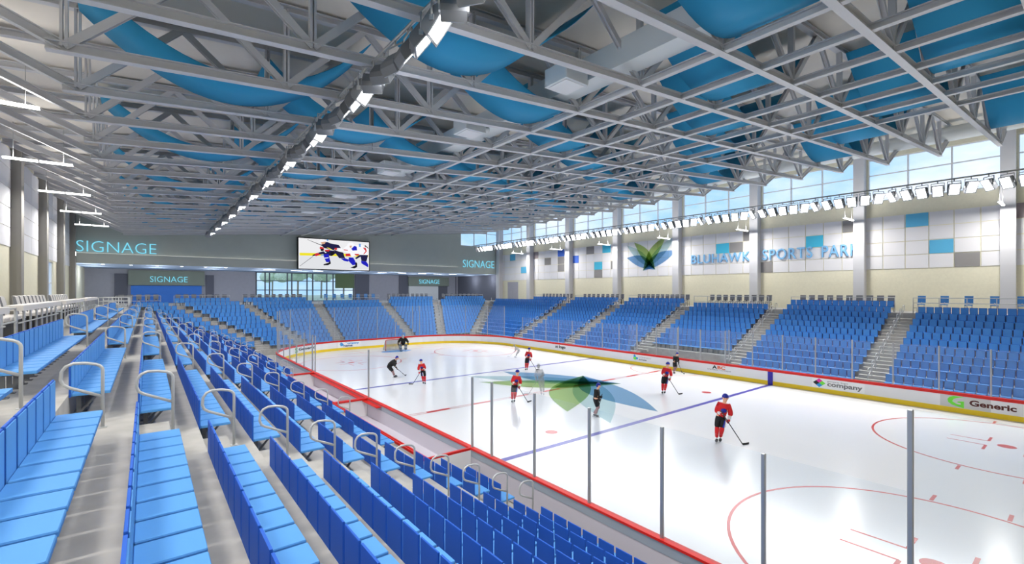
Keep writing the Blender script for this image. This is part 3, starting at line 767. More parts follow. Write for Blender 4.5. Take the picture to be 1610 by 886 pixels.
# left wall
ztop = bz(XW0) + DK
mb = MB()
for s, e in cut(RY0, YW+0.4, [(51.2, 56.4)]): mb.box(XW0-0.4, XW0, s, e, -0.06, ztop)
mb.box(XW0-0.4, XW0, YW+0.4, YW+16, -0.06, 10.0)
mb.box(XW0-0.4, XW0, 51.2, 56.4, -0.06, PLAT); mb.box(XW0-0.4, XW0, 51.2, 56.4, 9.2, ztop)
wall_l = mb.build('wall_left', M['cream']); struct(wall_l)
for j in range(0, 7):
    mb = MB()
    for r in range(5):
        for i in range(3):
            y1 = bay_y(j+1) - BAY/3*i - 0.03; y0 = y1 - BAY/3 + 0.06; z0 = 9.3 + 1.15*r + 0.02
            if z0 + 1.1 < ztop: mb.box(XW0, XW0+0.04, y0, y1, z0, z0+1.11)
    mb.build('wall_panels', M['tile_white'], wall_l)
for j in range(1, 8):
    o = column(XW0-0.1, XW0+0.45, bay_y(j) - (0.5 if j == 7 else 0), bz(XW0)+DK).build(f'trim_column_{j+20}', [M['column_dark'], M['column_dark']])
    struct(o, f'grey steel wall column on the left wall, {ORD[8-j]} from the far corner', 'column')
g = MB().box(XW0-0.2, XW0-0.19, 51.2, 56.4, PLAT, 9.2).build('window_20', M['window_glass']); struct(g)
mb = MB()
for y in (51.25, 53.0, 54.7, 56.35): mb.box(XW0-0.28, XW0-0.1, y-0.05, y+0.05, PLAT, 9.2)
for z in (PLAT+.04, 7.4, 9.16): mb.box(XW0-0.28, XW0-0.1, 51.2, 56.4, z-.04, z+.04)
mb.build('window_frame', M['frame_white'], g)

# ---------------------------------------------------------------- end wall: bulkhead over the concourse, signs, screen
mb = MB(); CZ = 9.75
mb.box(XW0, 42.1, YW, YW+0.5, CZ, top); mb.box(42.1, XW1, YW, YW+0.5, CZ, SILL-0.05); mb.box(42.1, XW1, YW, YW+0.5, HEAD, top)
wall_b = mb.build('wall_back', M['bulkhead']); struct(wall_b)
o = MB().box(XW0+0.3, 41.6, YW-0.28, YW, CZ, 10.82).build('trim_ledge', M['ledge']); struct(o)
o = MB().box(XW0+0.5, 41.4, YW-0.16, YW-0.10, 10.82, 10.84).build('cove_light', M['lamp_cove']); tag(o, 'thin glowing cove light line on top of the ledge across the end wall', 'cove light')
g = MB().box(42.1, XW1, YW+.2, YW+.215, SILL-.05, HEAD).build('window_15', M['window_glass']); struct(g)
mb = MB()
for x in (42.15, 44.9, 47.6, 50.3): mb.box(x-.05, x+.05, YW+.1, YW+.3, SILL-.05, HEAD)
for z in (SILL, TRANS, HEAD-.04): mb.box(42.1, XW1, YW+.12, YW+.3, z-.04, z+.04)
mb.build('window_frame', M['frame_white'], g)
def end_sign(x0, w, z0, h, y, label, d=0.06):
    me = fit(text_mesh('lettering', 'SIGNAGE', 1.0, d, M['sign_glow'], False, -0.016), w, h)
    for q in me.vertices: q.co = Vector((q.co.x, -q.co.z, q.co.y))
    tag(link('signage_lettering', me, None, (x0, y, z0)), label, 'sign', 'glowing signs')
end_sign(-5.9, 6.75, 10.95, 1.18, YW-0.33, 'large glowing pale blue SIGNAGE lettering on the left of the end wall')
end_sign(42.5, 6.6, 10.85, 1.25, YW-0.06, 'glowing pale blue SIGNAGE lettering under the end wall window at right')
# screen
tv = thing('video_screen', 'large bright video screen showing two skating hockey players on end wall', 'screen', (0, YW-0.75, 0))
def TVp(u, v):                       # where a photo detail lies on the screen plane (photo zoom coordinates)
    pu, pv = 440 + u*160/1610.0, 360 + v*80/805.0
    k = (pu - U0)/FPX; Y = YW-0.75; X = Y*(ST + CT*k)/(CT - ST*k); w = ST*X + CT*Y
    return X, CAM_H + (V0-pv)*w/FPX
X0, X1, Z0, Z1 = 16.05, 25.75, 9.78, 13.92
MB().box(X0-.12, X1+.12, .02, .5, Z0-.12, Z1+.12).build('bezel', M['black'], tv)
emit('scr_white', (238, 238, 240), 1.0); emit('scr_ice', (226, 228, 232), 1.0); emit('scr_yellow', (240, 226, 50), 1.0); emit('scr_navy', (36, 36, 74), 1.0); emit('scr_blue', (36, 38, 190), 1.0)
emit('scr_red', (210, 52, 56), 1.0); emit('scr_skin', (216, 170, 140), 1.0); emit('scr_black', (28, 26, 34), 1.0); emit('scr_pale', (110, 160, 226), 1.0); emit('scr_shirt', (250, 250, 254), 1.0)
MB().box(X0, X1, 0, .02, Z0, Z1).build('screen_background', M['scr_white'], tv)
LAY = [0]
def spoly(name, m, *polys):
    LAY[0] += 1; mb = MB()
    for p in polys:
        q = []
        for u, v in p:
            x, z = TVp(u, v); q.append((min(max(x, X0), X1), min(max(z, Z0), Z1)))
        d = -0.004*LAY[0]
        mb.prism(q, lambda x, z: (x, d, z), lambda x, z: (x, d+0.003, z))
    mb.build(name, M[m], tv)
spoly('screen_ice', 'scr_ice', [(312,420),(1400,440),(1400,640),(312,620)])
spoly('screen_board_stripe', 'scr_yellow', [(312,372),(1400,395),(1400,440),(312,415)])
spoly('screen_back_player', 'scr_navy', [(1270,400),(1395,410),(1370,510),(1290,500)], [(1190,455),(1270,400),(1300,420),(1210,475)])
spoly('screen_back_player', 'scr_blue', [(1090,445),(1160,450),(1190,500),(1205,560),(1150,570),(1085,500)], [(1285,500),(1365,510),(1400,560),(1400,605),(1320,560),(1290,540)])
spoly('screen_back_player', 'scr_shirt', [(1060,260),(1130,260),(1200,255),(1300,250),(1390,300),(1395,410),(1250,405),(1140,440),(1090,380),(1000,350),(1010,300)])
spoly('screen_back_player', 'scr_blue', [(1130,310),(1180,262),(1215,280),(1222,335),(1150,340)])
spoly('screen_back_player', 'scr_red', [(1310,290),(1360,300),(1375,350),(1330,400),(1320,395),(1355,345)], [(1180,390),(1260,395),(1240,418),(1190,410)], [(1040,390),(1110,385),(1120,425),(1040,430)], [(1010,320),(1080,330),(1070,340),(1012,335)])
spoly('screen_back_player', 'scr_shirt', [(1060,250),(1090,215),(1150,215),(1190,250),(1150,275),(1080,270)])
spoly('screen_back_player', 'scr_skin', [(1100,262),(1138,258),(1130,295),(1108,295)])
spoly('screen_back_player', 'scr_black', [(1115,610),(1190,575),(1200,515),(1222,540),(1222,600),(1180,620)])
spoly('screen_front_player', 'scr_navy', [(650,250),(730,195),(800,225),(930,250),(965,298),(900,300),(840,330),(700,300)], [(610,370),(760,330),(880,345),(1000,370),(1030,460),(940,460),(880,385),(820,425),(780,420),(680,395),(590,410)])
spoly('screen_front_player', 'scr_blue', [(685,400),(770,390),(780,440),(795,500),(770,525),(730,520),(700,450)], [(960,465),(1030,460),(1085,480),(1080,515),(1010,500)])
spoly('screen_front_player', 'scr_red', [(625,300),(640,275),(690,290),(700,330),(650,330)], [(540,400),(590,372),(640,400),(570,430)], [(700,330),(800,320),(770,355),(720,345)], [(860,300),(905,295),(900,330),(870,330)])
spoly('screen_front_player', 'scr_shirt', [(620,190),(650,150),(700,145),(745,175),(735,205),(660,205)], [(705,452),(768,446),(766,458),(708,464)], [(700,345),(740,370),(720,375),(690,350)], [(920,305),(980,300),(1000,345),(930,350)])
spoly('screen_front_player', 'scr_skin', [(645,205),(725,195),(710,230),(665,240)])
spoly('screen_front_player', 'scr_black', [(690,555),(770,530),(795,495),(805,545),(760,570),(690,572)], [(640,310),(690,310),(690,345),(645,345)], [(510,410),(545,395),(560,420),(520,425)], [(790,370),(860,350),(850,395),(815,425)])
spoly('screen_stick', 'scr_black', [(430,165),(440,165),(760,290),(1010,385),(1005,392),(750,300)], [(312,582),(520,428),(524,433),(312,588)], [(1340,255),(1350,255),(1400,300),(1400,312),(1352,275),(1345,300)])
spoly('screen_stick', 'scr_yellow', [(735,292),(765,292),(830,325),(800,325)])
spoly('screen_banner', 'scr_pale', [(735,150),(765,150),(762,190),(745,185)], [(1247,230),(1278,230),(1276,285),(1250,280)], [(645,405),(690,400),(690,420),(650,420)])

# concourse behind and below the bulkhead
YB = 82.0
o = MB().box(XW0, XW1, YW+0.3, YB+2, CZ, CZ+0.3).build('ceiling_concourse', M['soffit']); struct(o)
def ex(u, Y=YB):
    k = (u-U0)/FPX; return Y*(ST + CT*k)/(CT - ST*k)
def ez(u, v, Y=YB):
    x = ex(u, Y); return CAM_H + (V0-v)*(ST*x + CT*Y)/FPX
mb = MB()
wx0, wx1 = ex(403), ex(556)
mb.box(XW0, wx0, YB, YB+.3, PLAT, CZ); mb.box(wx1, XW1, YB, YB+.3, PLAT, CZ)
o = mb.build('wall_concourse', M['wall_lav']); struct(o)
def slab(name, u0, u1, z0, z1, m, d=0.12):
    o = MB().box(ex(u0), ex(u1), YB-d, YB, z0, z1).build(name, M[m]); struct(o); return o
slab('trim_sign_panel', 201.7, 321, 7.55, 9.6, 'sign_panel', 0.5); slab('trim_shop_front', 205.6, 316.8, PLAT, 7.5, 'shop_blue', 0.3)
slab('door_2', 179.7, 200.9, PLAT, 9.1, 'wall_dark'); slab('door_3', 323.6, 336.3, PLAT, 9.1, 'wall_dark'); slab('door_4', 110.5, 119.5, PLAT, 9.2, 'wall_dark')
slab('door_5', 558, 580, PLAT, CZ, 'wall_dark'); slab('door_6', 627, 641, PLAT, CZ, 'wall_dark'); slab('trim_sign_panel_2', 641, 704, 7.75, 9.5, 'sign_panel', 0.5)
slab('trim_shop_front_2', 642, 688, PLAT, 7.7, 'frame_white', 0.3); slab('door_7', 688, 703, PLAT, 7.7, 'wall_dark')
for i_, u_ in enumerate((716, 738, 754)): slab(f'trim_{30+i_}', u_, u_+1.2, PLAT, CZ, 'wall_dark', 0.05)
end_sign(ex(236), ex(294.5)-ex(236), 8.0, 0.78, YB-0.56, 'glowing pale blue SIGNAGE lettering above the blue shop front')
end_sign(ex(657), ex(689)-ex(657), 8.2, 0.8, YB-0.56, 'small glowing pale blue SIGNAGE lettering on dark panel at right of concourse')
g = MB().box(wx0, wx1, YB+.1, YB+.115, PLAT, CZ).build('window_16', M['window_glass']); struct(g)
mb = MB()
for u_ in (403, 417, 424, 452, 459, 483, 492, 514, 524, 556): mb.box(ex(u_)-.08, ex(u_)+.08, YB, YB+.25, PLAT, CZ)
for z in (PLAT+.05, 6.9, 8.4, CZ-.06): mb.box(wx0, wx1, YB+.02, YB+.23, z-.06, z+.06)
mb.build('window_frame', M['frame_dark'], g)
slab('trim_green_panel', 527, 556, PLAT+2.2, CZ, 'green_panel', 0.3)
for i_, (u_, yy) in enumerate(((117,69.5),(162,69.5),(206,69.5),(247,69.5),(286,69.5),(323,69.5),(355,69.5),(424,72),(466,72),(500,72),(601,71),(632,71),(664,71),(688,71),(712,71))):
    x = ex(u_, yy); t = thing('downlight', f'small bright recessed light in the concourse soffit, {ORD[i_+1]} from the left', 'downlight', (x, yy, CZ), 0, 'concourse downlights')
    if i_ < 7:
        MB().lathe([(.16,-.02),(.22,-.02),(.24,0)], n=14).build('trim_ring', M['frame_white'], t); MB().lathe([(.15,-.03),(.15,-.021)], n=14).build('lens', M['lamp_down'], t)
    else:
        MB().cbox(-.75,.75,-.09,.09,-.05,0,.01).build('housing', M['frame_white'], t); MB().box(-.72,.72,-.07,.07,-.06,-.05).build('lens', M['lamp_down'], t)
for x in range(-5, 50, 6):
    for yy in (69.6, 75.5):
        ld = bpy.data.lights.new('concourse_lamp', 'POINT'); ld.shadow_soft_size = 0.4; ld.energy = 110; ld.color = (0.93, 0.97, 1.0)
        lo = bpy.data.objects.new('concourse_lamp', ld); C.objects.link(lo); lo.location = (x, yy, CZ-0.9)
# square wall lamp at the left end of the ledge
t = thing('wall_lamp', 'small square glowing wall lamp at the left end of the ledge', 'wall lamp', (XW0+0.35, YW-0.75, 10.65)); MB().cbox(-.22,.22,-.08,.08,-.25,.25,.02).build('housing', M['frame_white'], t); MB().box(-.17,.17,-.09,-.08,-.2,.2).build('lens', M['lamp_strip'], t)
# outdoors seen through the glazing
o = MB().box(XW0-60, XW1+60, YB+3, 240, PLAT-0.6, PLAT-0.1).build('ground_outside', M['lawn']); struct(o)
for i_, (u_, yy, h_) in enumerate(((468, 118, 12), (505, 126, 13), (540, 112, 12.5), (428, 150, 13))):
    x = ex(u_, yy)
    t = thing('tree', f'leafy green tree outside behind the concourse glazing, {ORD[i_+1]} planted', 'tree', (x, yy, PLAT-0.1), 0, 'trees outside the glazing')
    MB().tube([(0,0,0),(.1,.05,h_*.35),(-.05,0,h_*.6)], .22, 8).build('trunk', M['trunk'], t)
    mb = MB()
    for q in range(26):
        a = random.random()*6.28; r_ = random.random()*h_*.32; zz = h_*(.42+.5*random.random()); s_ = h_*(.08+.08*random.random())
        mb.ball((r_*math.cos(a), r_*math.sin(a), zz), s_, s_, s_*.8, 8, 6)
    mb.build('crown', M['leaf'], t)

# ---------------------------------------------------------------- letters and emblem on the right wall
def wall_letters(body, y0, w, z0, h, label):
    me = fit(text_mesh('lettering', body, 1.0, 0.12, M['letter_blue'], False, 0.006, 1.12), w, h)
    for q in me.vertices: q.co = Vector((-q.co.z, -q.co.x, q.co.y))
    tag(link('wall_lettering', me, None, (XW1-0.15, y0, z0)), label, 'lettering')
wall_letters('BLUHAWK', 29.75, 6.75, 9.92, 1.0, 'raised pale blue BLUHAWK letters on the right wall')
wall_letters('SPORTS', 21.75, 4.6, 9.92, 1.08, 'raised pale blue SPORTS letters on the right wall')
wall_letters('PARK', 16.35, 2.98, 9.92, 1.08, 'raised pale blue PARK letters partly behind a wall column')
em = thing('wall_emblem', 'large green and blue leaf emblem on the right wall', 'emblem', (XW1-0.06, 35.45, 10.95))
for i, (c, p) in enumerate(EMBLEM):
    MB().prism([(-x*3.7, y*3.7) for x, y in p], lambda a, b: (-0.012*i, a, b), lambda a, b: (-0.012*i-0.006, a, b)).build('petal', M['film_' + c], em)
MB().prism([(-x*3.7, y*3.7) for x, y in STAR], lambda a, b: (-0.09, a, b), lambda a, b: (-0.096, a, b)).build('emblem_centre', M['film_dark'], em)

# ---------------------------------------------------------------- rails, counters and stools on the platforms
def guard_mesh(L, h=1.15, step=1.5, mid=3):
    mb = MB(); n = max(1, round(L/step))
    for i in range(n+1): x = L*i/n; mb.tube([(x,0,0),(x,0,h)], .03, 6)
    for j in range(mid): mb.tube([(0,0,h-j*h/mid*.98),(L,0,h-j*h/mid*.98)], .028, 6)
    return mb.mesh('guard_rail', M['rail_grey'])
def guard(x, y, L, rz, label, z=PLAT, **kw): tag(link('guard_rail', guard_mesh(L, **kw), None, (x, y, z), rz), label, 'guard rail', 'grey guard rails')
def stool_mesh(back, legs='black', seat=None, high=0.62):
    mb = MB()
    mb.cbox(-.2, .2, -.2, .2, high, high+.06, .02, 0); mb.add([(v[0], v[1], v[2]) for v in [(-.22,-.23,high+.1),(-.17,-.23,high+.1),(-.17,.23,high+.1),(-.22,.23,high+.1),(-.27,-.23,high+.68),(-.22,-.23,high+.68),(-.22,.23,high+.68),(-.27,.23,high+.68)]], BOXF, 0)
    mb.box(-.21,-.17,-.03,.03,high,high+.2,1)
    for sx in (-1,1):
        for sy in (-1,1): mb.beam((sx*.17, sy*.17, high), (sx*.22, sy*.22, 0), .035, .035, 1)
    for sy in (-1,1): mb.beam((-.2, sy*.2, .25), (.2, sy*.2, .25), .025, .025, 1)
    mb.beam((.2, -.2, .25), (.2, .2, .25), .025, .025, 1)
    return mb.mesh('bar_stool', [M[back], M[legs]])
SG = stool_mesh('chair_grey'); SB = stool_mesh('seat_blue', 'rail_grey')
def stools(n, x, y0, y1, me, colour, where):
    for i in range(n):
        y = y0 + (y1-y0)*i/max(1, n-1)
        tag(link('bar_stool', me, None, (x, y, PLAT), math.pi), f'{colour} bar stool, {ORD[i+1]} from the camera, {where}', 'bar stool', 'bar stools on the right platform')
RXF = XM - xk(1)
guard(RXF+0.1, 0.0, 8.75, R(90), 'grey guard rail above the nearest block of the right stand')
stools(6, RXF+1.2, 2.0, 8.5, SB, 'blue', 'above the nearest block of right stand')
for bi, (n_, w_) in enumerate(((10, 'second block of right stand'), (9, 'third block of right stand'), (11, 'fourth block of right stand'), (9, 'fifth block of right stand'), (9, 'sixth block of right stand'))):
    a, b = AISLES[bi]+AHW, AISLES[bi+1]-AHW - (0.6 if bi == 4 else 0)
    xr = RXF + (1.0 if bi != 1 else 0.1)
    guard(xr, a, b-a, R(90), f'grey guard rail above the {w_}', mid=2)
    stools(n_, xr+1.1, a+0.5, b-0.5 - (0.8 if bi == 1 else 0), SG, 'grey', f'above the {w_}')
yr = yk(1) + 0.1
ex_b = [(-2.6, 1.2), (2.4, 7.8), (9.2, 16.4), (18.6, 26.0), (28.0, 35.0), (37.2, 44.6)]
for bi, (a, b) in enumerate(ex_b):
    yy = yr + (1.0 if bi != 3 else 0)
    guard(a, yy, b-a, 0, f'grey guard rail behind the far goal stand, {ORD[bi+1]} from the left', mid=2 if bi != 3 else 3)
    n_ = max(3, int((b-a)/0.75)) if bi != 3 else 7
    for i in range(n_):
        x = a + 0.4 + (b-a-0.8)*i/(n_-1)
        tag(link('bar_stool', SG if bi != 3 else SB, None, (x, yy+0.9, PLAT), -math.pi/2), f'{"grey" if bi != 3 else "blue"} stool, {ORD[i+1]} from left, {ORD[bi+1]} rail behind far goal', 'bar stool', 'bar stools behind the far goal stand')
# left platform: drink rails with white counters, upholstered stools
def drink_rail(y0, y1, label):
    t = thing('drink_rail', label, 'drink rail', (-2.95, y0, PLAT), 0, 'white drink rails'); L = y1 - y0
    MB().cbox(-.22, .16, 0, L, 1.07, 1.23, .015).build('counter_top', M['chair_white'], t)
    MB().tube([(0.06, 0, .72), (0.06, L, .72)], .026, 8).build('lower_rail', M['rail_grey'], t)
    n = round(L/1.02)
    me = MB().cbox(-.02, .02, -.085, .085, 0, 1.10, .008).mesh('post', M['rail_grey'])
    for i in range(n+1): link('post', me, t, (0, 0.1 + (L-.2)*i/n, 0))
def lounge(y, label):
    t = thing('counter_chair', label, 'chair', (-4.05, y, PLAT), 0, 'upholstered chairs on the left platform')
    MB().cbox(-.25, .27, -.33, .33, .58, .72, .03).build('seat', M['chair_white'], t)
    prof = [(-.30, .62), (-.20, .62), (-.24, 1.0), (-.33, 1.42), (-.42, 1.45), (-.38, 1.05)]
    MB().prism(prof, lambda x, z: (x, -.33, z), lambda x, z: (x, .33, z)).build('backrest', M['chair_white'], t)
    MB().prism([(p[0]*.99+.005, p[1]) for p in prof], lambda x, z: (x, -.345, z), lambda x, z: (x, -.332, z)).prism(prof, lambda x, z: (x, .332, z), lambda x, z: (x, .345, z)).build('side_trim', M['chair_grey'], t)
    MB().box(-.22, .26, -.46, .46, 0, .58).build('base', M['black'], t)
NB = ['nearest', 'second', 'third', 'fourth']
for bi, (a, b, n_) in enumerate(((AISLES[0]+1, AISLES[1]-0.8, 8), (AISLES[1]+0.9, AISLES[2]-0.7, 8), (AISLES[2]+0.9, AISLES[3]-0.7, 8), (AISLES[3]+0.9, AISLES[4]-0.7, 9))):
    drink_rail(a, b, f'white topped drink rail on grey posts, {NB[bi]} along left platform')
    for i in range(n_): lounge(a + 0.45 + (b-a-0.9)*i/(n_-1), f'pale upholstered counter chair on black base, {ORD[i+1]} behind the {NB[bi]} white drink rail')
for bi, ay in enumerate(AISLES[1:4]):
    guard(-2.95, ay-0.75, 1.6, R(90), f'short grey rail closing the {NB[bi+1]} gap between white drink rails', mid=3, h=1.15)
gx0, gx1, gy0, gy1 = -2.9, -1.15, 47.2, 52.2
guard(gx0, gy0, gx1-gx0, 0, 'near side of the railed enclosure at far end of left platform', step=.6, mid=4)
guard(gx1, gy0, gy1-gy0, R(90), 'right side of the railed enclosure at far end of left platform', step=1.2, mid=4)
guard(gx0, gy1, gx1-gx0, 0, 'far side of the railed enclosure at far end of left platform', step=.6, mid=4)
#PART3
# ---------------------------------------------------------------- goal
gl = thing('hockey_goal', 'red framed hockey goal with white net at the far end', 'goal', (GX, GY, 0))
hw = 0.92
MB().tube([(-hw,0,0),(-hw,0,1.16),(-hw+.06,0,1.22),(hw-.06,0,1.22),(hw,0,1.16),(hw,0,0)], .035, 8).build('front_frame', M['goal_red'], gl)
MB().tube([(-hw,0,.03),(-hw-.1,.7,.03),(-.5,1.1,.03),(.5,1.1,.03),(hw+.1,.7,.03),(hw,0,.03)], .03, 8).tube([(0,.5,1.18),(0,1.1,.03)], .02, 6).tube([(-hw,0,1.2),(-hw+.1,.45,1.16),(hw-.1,.45,1.16),(hw,0,1.2)], .02, 6).build('rear_frame', M['board_white'], gl)
nb = [(-hw,0),(-hw-.08,.7),(-.5,1.08),(.5,1.08),(hw+.08,.7),(hw,0)]; nt = [(-hw,0),(-hw+.06,.3),(-hw+.12,.44),(hw-.12,.44),(hw-.06,.3),(hw,0)]
vs = [(x,y,.03) for x,y in nb] + [(x,y,1.18) for x,y in nt]
MB().add(vs, [(i,i+1,7+i,6+i) for i in range(5)] + [(6,7,8,9,10,11)]).build('net', M['net'], gl)
puck = MB().lathe([(.038,0),(.04,.006),(.04,.02),(.038,.026)], n=16)
PK = puck.mesh('puck', M['black'])
for (x, y), l in (((18.05, 21.35), 'black hockey puck on the ice by the stick of the centre player'), ((34.2, 20.9), 'black hockey puck on the ice along the far boards')):
    o = link('puck', PK, None, (x, y, 0.005)); o.scale = (1.6, 1.6, 1.6); tag(o, l, 'puck')

# ---------------------------------------------------------------- players
def skin(name, verts, edges, radii, mats, sub=1, extra=None):
    me = bpy.data.meshes.new(name); me.from_pydata([tuple(v) for v in verts], edges, []); me.update()
    o = bpy.data.objects.new(name, me); C.objects.link(o)
    sm = o.modifiers.new('Skin', 'SKIN'); sm.use_smooth_shade = True
    lay = me.skin_vertices[0].data
    for i, r in enumerate(radii):
        lay[i].radius = (r, r) if not isinstance(r, tuple) else r
        lay[i].use_root = (i == 0)
    if sub:
        sb = o.modifiers.new('Sub', 'SUBSURF'); sb.levels = sub; sb.render_levels = sub
    dg = bpy.context.evaluated_depsgraph_get(); dg.update()
    out = bpy.data.meshes.new_from_object(o.evaluated_get(dg))
    bpy.data.objects.remove(o); bpy.data.meshes.remove(me)
    out.name = name; out.materials.clear()
    for m in mats: out.materials.append(m)
    for p in out.polygons: p.use_smooth = True; p.material_index = 0
    if extra:                                     # facial features joined into the same mesh
        bm = bmesh.new(); bm.from_mesh(out); e = bpy.data.meshes.new('tmp'); e.from_pydata(extra.v, [], extra.f)
        for p, mi in zip(e.polygons, extra.mi): p.material_index = mi; p.use_smooth = True
        bm.from_mesh(e); bm.to_mesh(out); bm.free(); bpy.data.meshes.remove(e)
    return out
POSES = {
 'A': dict(pelvis=(.12,.02,.98), chest=(.2,-.04,1.30), neck=(.24,-.07,1.53), head=(.27,-.11,1.72), shL=(.05,-.02,1.45), elL=(-.04,.0,1.17), haL=(.17,-.29,1.12),
           shR=(.39,-.02,1.42), elR=(.45,-.02,1.13), haR=(.36,-.2,.86), hipL=(.03,.02,.94), knL=(-.02,-.08,.54), anL=(-.03,.02,.16), hipR=(.21,.02,.94), knR=(.15,-.12,.55), anR=(.10,.14,.16),
           toe=(-.1,-1), blade=(.85,.05,.03), face=(.15,-1)),
 'B': dict(pelvis=(-.42,0,.90), chest=(-.12,-.02,1.20), neck=(.08,-.03,1.38), head=(.19,-.05,1.52), shL=(-.06,-.21,1.28), elL=(-.02,-.30,1.0), haL=(.20,-.20,.70),
           shR=(-.04,.2,1.28), elR=(.06,.28,1.02), haR=(.05,.02,.86), hipL=(-.42,-.10,.88), knL=(-.12,-.12,.50), anL=(-.06,-.06,.16), hipR=(-.42,.1,.88), knR=(-.22,.14,.50), anR=(.02,.24,.16),
           toe=(1,-.15), blade=(.80,.62,.03), face=(1,-.35)),
 'G': dict(pelvis=(0,.05,.62), chest=(.02,-.10,.98), neck=(.0,-.16,1.2), head=(-.02,-.2,1.38), shL=(-.26,-.1,1.15), elL=(-.44,-.15,.88), haL=(-.50,-.38,.62),
           shR=(.28,-.1,1.13), elR=(.46,-.15,.85), haR=(.50,-.38,.60), hipL=(-.12,.05,.60), knL=(-.26,-.25,.45), anL=(-.24,.02,.16), hipR=(.12,.05,.60), knR=(.28,-.25,.45), anR=(.26,.02,.16),
           toe=(-.05,-1), blade=(-.30,-.75,.04), face=(-.1,-1)),
}
def V(t): return Vector(t)
def mesh_set(pose, sx, kit):
    p = {k: (Vector((v[0]*sx, v[1], v[2])) if len(v) == 3 else Vector((v[0]*sx, v[1], 0)).normalized()) for k, v in POSES[pose].items()}
    if sx < 0:
        for a in ('sh','el','ha','hip','kn','an'): p[a+'L'], p[a+'R'] = p[a+'R'], p[a+'L']
        p['top'] = 'R'
    else: p['top'] = 'L'
    if pose == 'B': p['top'] = 'R'
    ghost = kit == 'ghost'
    g = lambda n: M['ghost'] if ghost else M[n]
    out = []
    # body: one continuous surface
    J = ['pelvis','chest','neck','head','shL','elL','haL','shR','elR','haR','hipL','knL','anL','hipR','knR','anR']
    vs = [p[j] for j in J]; rd = [.14,.15,.06,.095,.075,.05,.04,.075,.05,.04,.1,.065,.05,.1,.065,.05]
    ix = {j: i for i, j in enumerate(J)}
    ed = [(0,1),(1,2),(2,3)] + [(ix[a], ix[b]) for s in 'LR' for a, b in (('chest','sh'+s),('sh'+s,'el'+s),('el'+s,'ha'+s),('pelvis','hip'+s),('hip'+s,'kn'+s),('kn'+s,'an'+s))]
    f = p['face']; side = Vector((-f.y, f.x, 0)); h = p['head']
    ex_ = MB()
    ex_.ball(h + Vector((0,0,.01)), .088, .098, .125, 14, 10, 0)                       # skull
    ex_.ball(h + f*.055 + Vector((0,0,-.07)), .055, .055, .05, 10, 6, 0)               # jaw
    ex_.ball(h + f*.105 + Vector((0,0,-.02)), .016, .02, .026, 8, 5, 0)                # nose
    for s in (-1, 1):
        ex_.ball(h + f*.088 + side*.036*s + Vector((0,0,.015)), .015, .015, .010, 8, 5, 1)     # eyes
        ex_.ball(h + side*.092*s + Vector((0,0,-.01)), .02, .024, .035, 8, 5, 0)               # ears
        ex_.ball(h + f*.09 + side*.036*s + Vector((0,0,.04)), .02, .012, .006, 8, 4, 2)        # brows
    ex_.ball(h + f*.092 + Vector((0,0,-.065)), .028, .012, .008, 8, 4, 3)              # mouth
    out.append(('body', skin('body', vs, ed, rd, [g('skin'), g('black'), g('hair'), g('goal_red')], 1, ex_), None))
    # jersey
    J = ['pelvis','chest','neck','shL','elL','shR','elR']
    mid = lambda a, b, t: p[a].lerp(p[b], t)
    big = {'G': 1.3, 'B': 1.22, 'A': 0.95}[pose]
    vs = [mid('pelvis','chest',-.18), mid('pelvis','chest',.5), p['chest'], mid('chest','neck',.78), p['shL'], mid('shL','elL',1.0), mid('elL','haL',.3), p['shR'], mid('shR','elR',1.0), mid('elR','haR',.3)]
    ed = [(0,1),(1,2),(2,3),(2,4),(4,5),(5,6),(2,7),(7,8),(8,9)]
    out.append(('jersey', skin('jersey', vs, ed, [.185*big,.185*big,.20*big,.09,.125*big,.10*big,.095*big,.125*big,.10*big,.095*big], [g(kit_j[kit])], 1), None))
    for s in 'LR':
        out.append(('sleeve_cuff', skin('sleeve_cuff', [mid('el'+s,'ha'+s,.25), mid('el'+s,'ha'+s,.8)], [(0,1)], [.075,.06], [g('white_kit' if kit == 'red' else 'jersey_black')], 1), None))
    vs = [mid('pelvis','chest',.1), p['pelvis']+Vector((0,0,-.03)), p['hipL'], mid('hipL','knL',1.0), p['hipR'], mid('hipR','knR',1.0)]
    out.append(('pants', skin('pants', vs, [(0,1),(1,2),(2,3),(1,4),(4,5)], [v_ * (1.2 if pose == 'B' else 1.0) for v_ in (.165,.165,.145,.105,.145,.105)], [g('pants')], 1), None))
    for s in 'LR':
        if kit == 'red' and s == p['top'].replace('L','X').replace('R','L').replace('X','R'):
            a, b = mid('hip'+s,'kn'+s,.15), mid('hip'+s,'kn'+s,.8); off = (f*.125 + side*.03)
            mb = MB(); mb.beam(a+off, b+off*.85, .05, .02, 0); mb.beam(a+off*.97+side*.05, b+off*.82+side*.05, .035, .02, 1)
            out.append(('pants_stripe', mb.mesh('pants_stripe', [g('blue_kit'), g('white_kit')]), 'pants'))
        out.append(('sock', skin('sock', [mid('kn'+s,'hip'+s,.25), p['kn'+s]+f*.02, mid('kn'+s,'an'+s,.4), p['an'+s]], [(0,1),(1,2),(2,3)], [.085,.095,.082,.06], [g(kit_s[kit])], 1), None))
        if kit == 'red':
            out.append(('sock_band', skin('sock_band', [mid('kn'+s,'an'+s,.42), mid('kn'+s,'an'+s,.62)], [(0,1)], [.088,.080], [g('white_kit')], 1), 'sock'))
